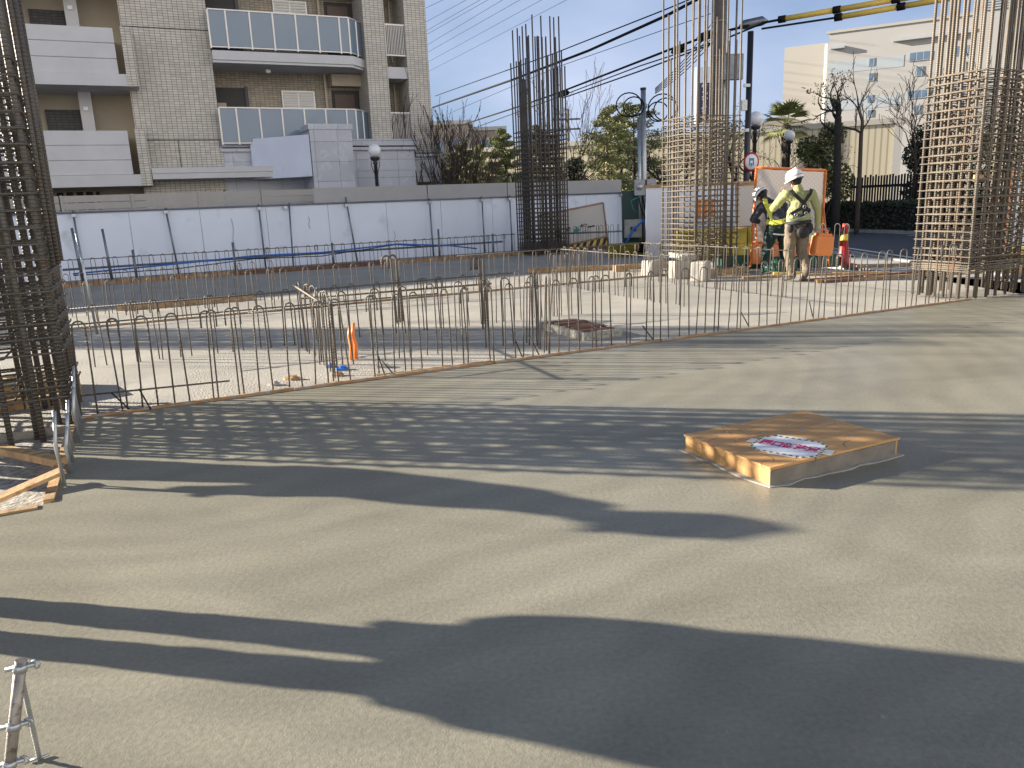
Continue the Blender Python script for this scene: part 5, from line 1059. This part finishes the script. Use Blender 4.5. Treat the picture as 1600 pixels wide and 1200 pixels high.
def blob(q, name, m, parent, vox, folds=0.0, seed=0, smooth=2):
    o = q.build(name, m, parent); r = o.modifiers.new('r', 'REMESH'); r.mode = 'VOXEL'; r.voxel_size = vox; r.use_smooth_shade = True
    s_ = o.modifiers.new('s', 'SMOOTH'); s_.iterations = smooth; s_.factor = .5
    if folds:
        tx = bpy.data.textures.new(name, 'CLOUDS'); tx.noise_scale = .07; tx.noise_depth = 2
        d = o.modifiers.new('d', 'DISPLACE'); d.texture = tx; d.strength = folds; d.mid_level = .5; d.texture_coords = 'LOCAL'
    dg = bpy.context.evaluated_depsgraph_get(); me = bpy.data.meshes.new_from_object(o.evaluated_get(dg)); old = o.data; o.modifiers.clear(); o.data = me; me.name = name; bpy.data.meshes.remove(old)
    return o
def hand(q, w, d, side, curl=.5, up=Vector((0, 0, 1))):
    d = Vector(d).normalized(); w = Vector(w); s_ = d.cross(up); s_ = (s_ if s_.length > .1 else d.cross(Vector((0, 1, 0)))).normalized() * side; n = d.cross(s_).normalized()
    pl_ = w + d * .05; rm = Matrix((s_, d, n)).transposed(); ball(q, pl_, (.040, .052, .017), 10, 8, rm)
    for k, (o_, ln) in enumerate(((-.029, .062), (-.010, .074), (.010, .070), (.028, .055))):
        b = w + d * .088 + s_ * o_; cu = curl * (1 + .12 * k); p1 = b + (d * math.cos(cu * .6) + n * math.sin(cu * .6)) * ln * .5; p2 = p1 + (d * math.cos(cu * 1.7) + n * math.sin(cu * 1.7)) * ln * .5
        seg(q, b - d * .015, p1, .0092, .0085); seg(q, p1, p2, .0085, .0072)
    t0 = w + d * .025 - s_ * .03; t1 = t0 + (d * .6 - s_ * .75 + n * .2).normalized() * .034; t2 = t1 + (d * .9 - s_ * .2 + n * .5 * curl).normalized() * .03
    seg(q, t0, t1, .012, .010); seg(q, t1, t2, .010, .0085)
def person(label, loc, rz, J, top, bottom, shoe, hipvis=None, sleeve=1.0, gloves=None, bulky=1.0, legb=None, helmet=True, vox=.011):
    t = thing('person', label, 'person', loc, rz)
    V = {k: Vector(v) for k, v in J.items() if isinstance(v, tuple)}
    hd, nk, ch, pe = V['head'], V['neck'], V['chest'], V['pelvis']; fd = V.get('face', Vector((0, 1, 0))).normalized(); hu_ = (hd - nk).normalized()
    sd = fd.cross(hu_).normalized(); fd = hu_.cross(sd).normalized(); HR = Matrix((sd, fd, hu_)).transposed()
    q = MB()
    ball(q, hd + hu_ * .015, (.076, .095, .105), 14, 10, HR); ball(q, hd - hu_ * .055 + fd * .02, (.055, .07, .06), 12, 8, HR)          # skull and jaw
    seg(q, hd + fd * .088 + hu_ * .0, hd + fd * .112 - hu_ * .028, .009, .014); ball(q, hd + fd * .085 - hu_ * .062, (.026, .014, .009), 8, 6, HR)    # nose, mouth
    for s_ in (-1, 1):
        ball(q, hd + sd * s_ * .078 - hu_ * .015, (.011, .02, .032), 8, 6, HR); ball(q, hd + sd * s_ * .032 + fd * .082 + hu_ * .012, (.013, .010, .009), 8, 6, HR)
    seg(q, nk + (hd - nk) * .55, nk - Vector((0, 0, .03)), .056, .062); seg(q, ch, pe, .10, .10)
    for s_ in 'lr':
        sh, el, wr, hp_, kn, an, to = (V[s_ + k] for k in ('sh', 'el', 'wr', 'hp', 'kn', 'an', 'to'))
        seg(q, ch + (sh - ch) * .4, sh, .06, .05); seg(q, sh, el, .047, .037); seg(q, el, wr, .036, .025); seg(q, pe, hp_, .09, .085); seg(q, hp_, kn, .08, .055); seg(q, kn, an, .052, .035); seg(q, an, to, .034, .024)
        hand(q, wr, V.get(s_ + 'hd', wr - el), 1 if s_ == 'r' else -1, J.get(s_ + 'curl', .6))
    bd = blob(q, 'body', M['skin'], t, .0065, 0, smooth=1)
    g = bulky; q = MB()
    seg(q, ch + Vector((0, 0, .0)), pe + (ch - pe) * .12, .145 * g, .150 * g)
    ax = (V['rsh'] - V['lsh']).normalized()
    for s_ in 'lr':
        sh, el, wr = V[s_ + 'sh'], V[s_ + 'el'], V[s_ + 'wr']
        seg(q, ch + (sh - ch) * .25 + (nk - ch) * .15, sh - (sh - ch) * .1, .115 * g, .078 * g); seg(q, sh, el, .072 * g, .058 * g); seg(q, el, el.lerp(wr, sleeve), .056 * g, .042 * g)
        seg(q, pe + (ch - pe) * .5 + ax * (.05 if s_ == 'r' else -.05), pe + (ch - pe) * .08 + ax * (.07 if s_ == 'r' else -.07), .125 * g, .122 * g)
    seg(q, nk - (hd - nk) * .35, nk + (hd - nk) * .22, .085, .073)
    blob(q, 'jacket', top, t, vox, .022)
    g = legb or g
    q = MB(); seg(q, pe + (ch - pe) * .15, pe, .135 * g, .14 * g)
    for s_ in 'lr':
        hp_, kn, an = V[s_ + 'hp'], V[s_ + 'kn'], V[s_ + 'an']
        seg(q, pe + (hp_ - pe) * .4, hp_, .12 * g, .115 * g); seg(q, hp_, kn, .108 * g, .082 * g); seg(q, kn, kn.lerp(an, .94), .083 * g, .064 * g)
    blob(q, 'trousers', bottom, t, vox, .028)
    for s_ in 'lr':
        an, to = V[s_ + 'an'], V[s_ + 'to']; q = MB(); d = (to - an); 
        seg(q, an + (V[s_ + 'kn'] - an) * .14, an, .056, .055); seg(q, an - d * .25, to, .050, .040); seg(q, an - d * .25 + Vector((0, 0, -.02)) * (1 if abs(d.z) < .14 else 0), to + Vector((0, 0, -.01)), .045, .036)
        blob(q, 'boot', shoe, t, .009, .006)
    if gloves:
        pass
    if helmet:
        q = MB(); ball(q, hd + hu_ * .0 - fd * .022, (.083, .088, .098), 14, 10, HR); q.build('hair', M['strap'], t)
        q = MB(); prof = [(.130, -.02), (.132, .0), (.131, .04), (.122, .08), (.102, .115), (.070, .138), (.035, .149), (0, .152)]
        q.lathe(prof, 24); q.lathe([(.128, -.005), (.120, -.005), (.118, .04), (.10, .085), (.0, .13)], 24); q.box(-.012, -.08, .125, .012, .08, .156); q.v = [tuple(Vector((v[0], v[1] * 1.12, v[2]))) for v in q.v]
        q.add([(x * .9, y, -.002 - .012 * (y > .15)) for x, y in ((-.11, .08), (-.09, .16), (0, .185), (.09, .16), (.11, .08))] + [(x * .9, y, .008 - .012 * (y > .15)) for x, y in ((-.11, .08), (-.09, .16), (0, .185), (.09, .16), (.11, .08))], [(0, 1, 2, 3, 4)[::-1], (5, 6, 7, 8, 9)] + [(i, (i + 1) % 5, 5 + (i + 1) % 5, 5 + i) for i in range(5)])
        T = HR.to_4x4(); T.translation = hd + hu_ * .028 - fd * .008; q.v = [tuple(T @ Vector(v)) for v in q.v]; he_ = q.build('helmet', M['helmet'], t)
        q = MB(); q.lathe([(.1315, .012), (.1315, .030)], 24); q.v = [tuple(T @ Vector((v[0], v[1] * 1.12, v[2]))) for v in q.v]; q.build('helmet_band', M['strap'], he_)
        q = MB(); 
        for s_ in (-1, 1): q.tube([hd + sd * s_ * .10 + hu_ * .03, hd + sd * s_ * .085 - hu_ * .04, hd + sd * s_ * .03 - hu_ * .115 + fd * .05], .006, 5)
        q.tube([hd - fd * .12 + hu_ * .02 + sd * .08, hd - fd * .115 - hu_ * .04, hd - fd * .12 + hu_ * .02 - sd * .08], .008, 5); q.build('chin_strap', M['strap'], he_)
    else:
        q = MB(); ball(q, hd + hu_ * .03 - fd * .012, (.086, .102, .105), 14, 10, HR); q.build('hair', M['strap'], t)
    return t, V
def strip(q, pts, w, th=.006, nrm=None):
    pts = [Vector(p) for p in pts]
    for i in range(len(pts) - 1):
        a, b = pts[i], pts[i + 1]; d = (b - a).normalized(); n = Vector(nrm) if nrm else Vector((0, -1, 0)); s_ = d.cross(n).normalized() * w / 2; n = n.normalized() * th; a = a - d * .004; b = b + d * .004
        q.add([a - s_ - n, b - s_ - n, b + s_ - n, a + s_ - n, a - s_ + n, b - s_ + n, b + s_ + n, a + s_ + n], [(0, 3, 2, 1), (4, 5, 6, 7), (0, 1, 5, 4), (1, 2, 6, 5), (2, 3, 7, 6), (3, 0, 4, 7)])
# worker with the lime hoodie, walking away
w1 = G(1243, 440, -.035)
J1 = dict(head=(-.055, .07, 1.615), neck=(-.01, .03, 1.46), chest=(.0, .0, 1.28), pelvis=(.0, -.0, .97), face=(-.55, 1, -.12),
          lsh=(-.21, .0, 1.40), lel=(-.36, .16, 1.19), lwr=(-.20, .24, 1.40), lhd=(.30, -.02, .7), rsh=(.20, .0, 1.40), rel=(.30, -.03, 1.13), rwr=(.335, .04, .885), rhd=(.03, .1, -1),
          lhp=(-.095, 0, .90), lkn=(-.115, .05, .49), lan=(-.07, .0, .10), lto=(-.13, .15, .045), rhp=(.095, 0, .90), rkn=(.10, .07, .50), ran=(.13, -.12, .17), rto=(.13, -.02, .05), lcurl=1.2, rcurl=1.6)
t1, V1 = person('worker in a lime hoodie and black harness walking away with a hand at the mouth', w1, .0, J1, M['lime'], M['khaki'], M['boot'], bulky=1.03)
q = MB()
strip(q, [(-.16, -.075, 1.47), (-.13, -.135, 1.40), (.0, -.165, 1.27), (.09, -.165, 1.13)], .055); strip(q, [(.16, -.075, 1.47), (.12, -.135, 1.40), (.02, -.168, 1.27), (-.02, -.168, 1.18), (-.15, -.11, 1.10)], .055)
strip(q, [(.02, -.172, 1.24), (.03, -.172, 1.08)], .07); strip(q, [(-.15, -.10, 1.10), (.0, -.165, 1.06), (.12, -.14, 1.13), (.165, -.05, 1.16)], .04)
q.build('harness', M['strap'], t1)
q = MB(); q.tube([(.175 * math.cos(a) * 1.0, .165 * math.sin(a) - .0, .955 + .012 * math.cos(a)) for a in [k * .3491 for k in range(18)]], .034, 6, True); q.build('tool_belt', M['strap'], t1)
q = MB(); ball(q, (.02, -.165, .80), (.10, .055, .10)); ball(q, (.14, -.10, .86), (.07, .06, .10)); ball(q, (-.15, -.08, .87), (.05, .05, .08)); strip(q, [(-.10, -.15, .92), (-.02, -.17, .76), (.1, -.16, .74), (.17, -.12, .92)], .04); blob(q, 'tool_pouch', M['strap'], t1, .012, .012)
q = MB(); 
for (x, y, z) in ((.02, -.18, 1.2), (.05, -.18, 1.10), (-.10, -.15, 1.08), (.19, -.06, 1.0)): q.tube([(x + .022 * math.cos(a), y - .004, z + .026 * math.sin(a)) for a in [k * .785 for k in range(8)]], .006, 5, True)
q.tube([(-.16, -.10, 1.12), (-.22, -.1, 1.03), (-.12, -.16, 1.0), (.05, -.18, 1.06)], .014, 6); q.build('harness_ring', M['galv'], t1)
q = MB(); seg(q, V1['rwr'] + Vector((0, 0, .03)), V1['rwr'] + Vector((.0, .01, -.06)), .045, .048); q.build('glove', M['cblock'], t1)
# jerry can carried in the right hand
jc = thing('jerry_can', 'orange plastic jerry can carried by the worker in the lime hoodie', 'jerry can', w1 + Vector((.41, .06, .40)), .12); jc.rotation_euler.y = .10
q = MB(); q.prism([(-.155, -.11), (.155, -.11), (.155, .11), (-.155, .11)], 0, .33); q.build('can_body', M['oply'], jc, bevel=.035)
q = MB(); q.prism([(-.12, -.085), (.12, -.085), (.12, .085), (-.12, .085)], .31, .365); q.build('can_shoulder', M['oply'], jc, bevel=.02)
q = MB(); q.tube([(-.10, 0, .35), (-.09, 0, .41), (.0, 0, .425), (.07, 0, .41), (.08, 0, .35)], .012, 8); q.build('handle', M['oply'], jc)
q = MB(); q.lathe([(.026, 0), (.026, .04), (0, .04)], 12, (.115, 0, .36)); q.build('cap', M['strap'], jc)
# bending worker with reflective vest
w2 = G(1210, 427, -.035)
J2 = dict(head=(-.17, .34, 1.38), neck=(-.09, .22, 1.28), chest=(-.04, .10, 1.13), pelvis=(.06, -.05, .86), face=(-.3, 1, -.9),
          lsh=(-.24, .12, 1.20), lel=(-.38, .14, .98), lwr=(-.22, .36, .93), lhd=(.3, .8, -.1), rsh=(.15, .10, 1.20), rel=(.24, .28, 1.0), rwr=(.10, .46, .93), rhd=(-.2, .9, -.1),
          lhp=(-.05, -.04, .80), lkn=(-.13, .09, .45), lan=(-.17, -.06, .10), lto=(-.20, .10, .04), rhp=(.15, -.04, .80), rkn=(.19, .10, .44), ran=(.20, -.08, .10), rto=(.22, .08, .04))
t2, V2 = person('worker in a dark jacket and yellow reflective vest leaning forward beside the lime hoodie', w2, .0, J2, M['navy'], M['dgreen'], M['green'], bulky=1.10)
q = MB()
strip(q, [(-.19, .10, 1.335), (-.20, .0, 1.25), (-.11, -.085, 1.0), (-.10, -.12, .94)], .075, .006, (0, -1, .25)); strip(q, [(.07, .08, 1.335), (.05, -.01, 1.25), (-.05, -.085, 1.02), (-.07, -.12, .94)], .065, .006, (0, -1, .25))
strip(q, [(-.20, -.03, 1.215), (-.07, -.075, 1.235), (.08, -.03, 1.225)], .05, .006, (0, -1, .3))
strip(q, [(-.19, -.03, .93), (-.10, -.135, .915), (.03, -.19, .93), (.14, -.16, .96), (.20, -.07, .985)], .085, .006, (0, -1, .15)); q.build('reflective_vest', M['hivis'], t2)
q = MB(); strip(q, [(-.115, -.20, .72), (.05, -.225, .70), (.2, -.16, .74)], .025, .004); q.build('reflective_hem', M['paper'], t2)
words('STAFF', .042, M['inkk'], 'lettering', t2, Matrix.Translation((-.06, -.083, 1.233)) @ Matrix.Rotation(R(80), 4, 'X'), .001, .001)
# third worker, mostly hidden between the two
w3 = G(1212, 420, -.035) + Vector((0, .15, 0))
J3 = {k: (tuple(v) if isinstance(v, tuple) else v) for k, v in J2.items()}; J3.update(head=(-.02, .36, 1.40), neck=(.0, .27, 1.27), chest=(.01, .16, 1.07), face=(.1, 1, -1.1), lsh=(-.19, .18, 1.14), rsh=(.20, .18, 1.14), lel=(-.27, .35, .95), rel=(.28, .38, .95), lwr=(-.12, .5, .85), rwr=(.13, .52, .85))
person('worker in dark clothes bent low, hidden between the other two but for the white helmet', w3, -.05, J3, M['navy'], M['dgreen'], M['green'], bulky=1.08)
# two people outside the frame at the left, whose long shadows cross the fresh concrete
def onaxis(px, py, z): g_ = G(px, py, 0); return g_ + Vector((sdir.x, sdir.y, 0)).normalized() * (z / math.tan(SEL))
cr1 = onaxis(740, 1058, .86) + Vector((.01, .035, 0)); cr1.z = 0
JA = dict(head=(.0, .02, 1.62), neck=(.0, .0, 1.46), chest=(.0, .0, 1.27), pelvis=(.0, .0, .96), lsh=(-.20, .0, 1.40), lel=(-.29, -.02, 1.12), lwr=(-.22, .10, .92), rsh=(.20, 0, 1.40), rel=(.27, -.02, 1.12), rwr=(.22, .10, .90),
          lhp=(-.09, 0, .90), lkn=(-.105, .02, .49), lan=(-.105, -.02, .09), lto=(-.12, .12, .03), rhp=(.09, 0, .90), rkn=(.105, .02, .49), ran=(.105, -.02, .09), rto=(.12, .12, .03))
pa_, _v = person('worker standing off to the left nearest the camera, casting the broad foreground shadow', cr1, math.atan2(sdir.y, sdir.x) - math.pi / 2, JA, M['navy'], M['navy'], M['boot'], bulky=1.42, legb=.90)
q = MB(); ball(q, (.26, .0, .99), (.11, .12, .17)); ball(q, (.20, .0, 1.12), (.13, .13, .22)); blob(q, 'shadow_bulge', M['strap'], pa_, .014, .01)  # unseen bulge added at the hip to fill out the cast shadow
hb = onaxis(1085, 816, 1.60) + Vector((.225, .974, 0)) * .36; hb.z = 0
JB = dict(JA); JB.update(head=(0, .37, 1.53), neck=(0, .29, 1.40), chest=(0, .17, 1.24), lsh=(-.2, .22, 1.34), rsh=(.2, .22, 1.34), lel=(-.24, .16, 1.07), lwr=(-.2, .26, .86), rel=(.24, .16, 1.07), rwr=(.2, .26, .86), lkn=(-.10, .10, .5), lan=(-.10, .10, .09), lto=(-.10, .24, .03), rkn=(.10, -.06, .5), ran=(.10, -.12, .10), rto=(.1, .02, .03))
person('worker seen side-on off to the left, casting the narrow middle shadow', hb, math.atan2(sdir.y, sdir.x), JB, M['khaki'], M['navy'], M['boot'], bulky=1.2)
print('off-frame people', cr1, hb)
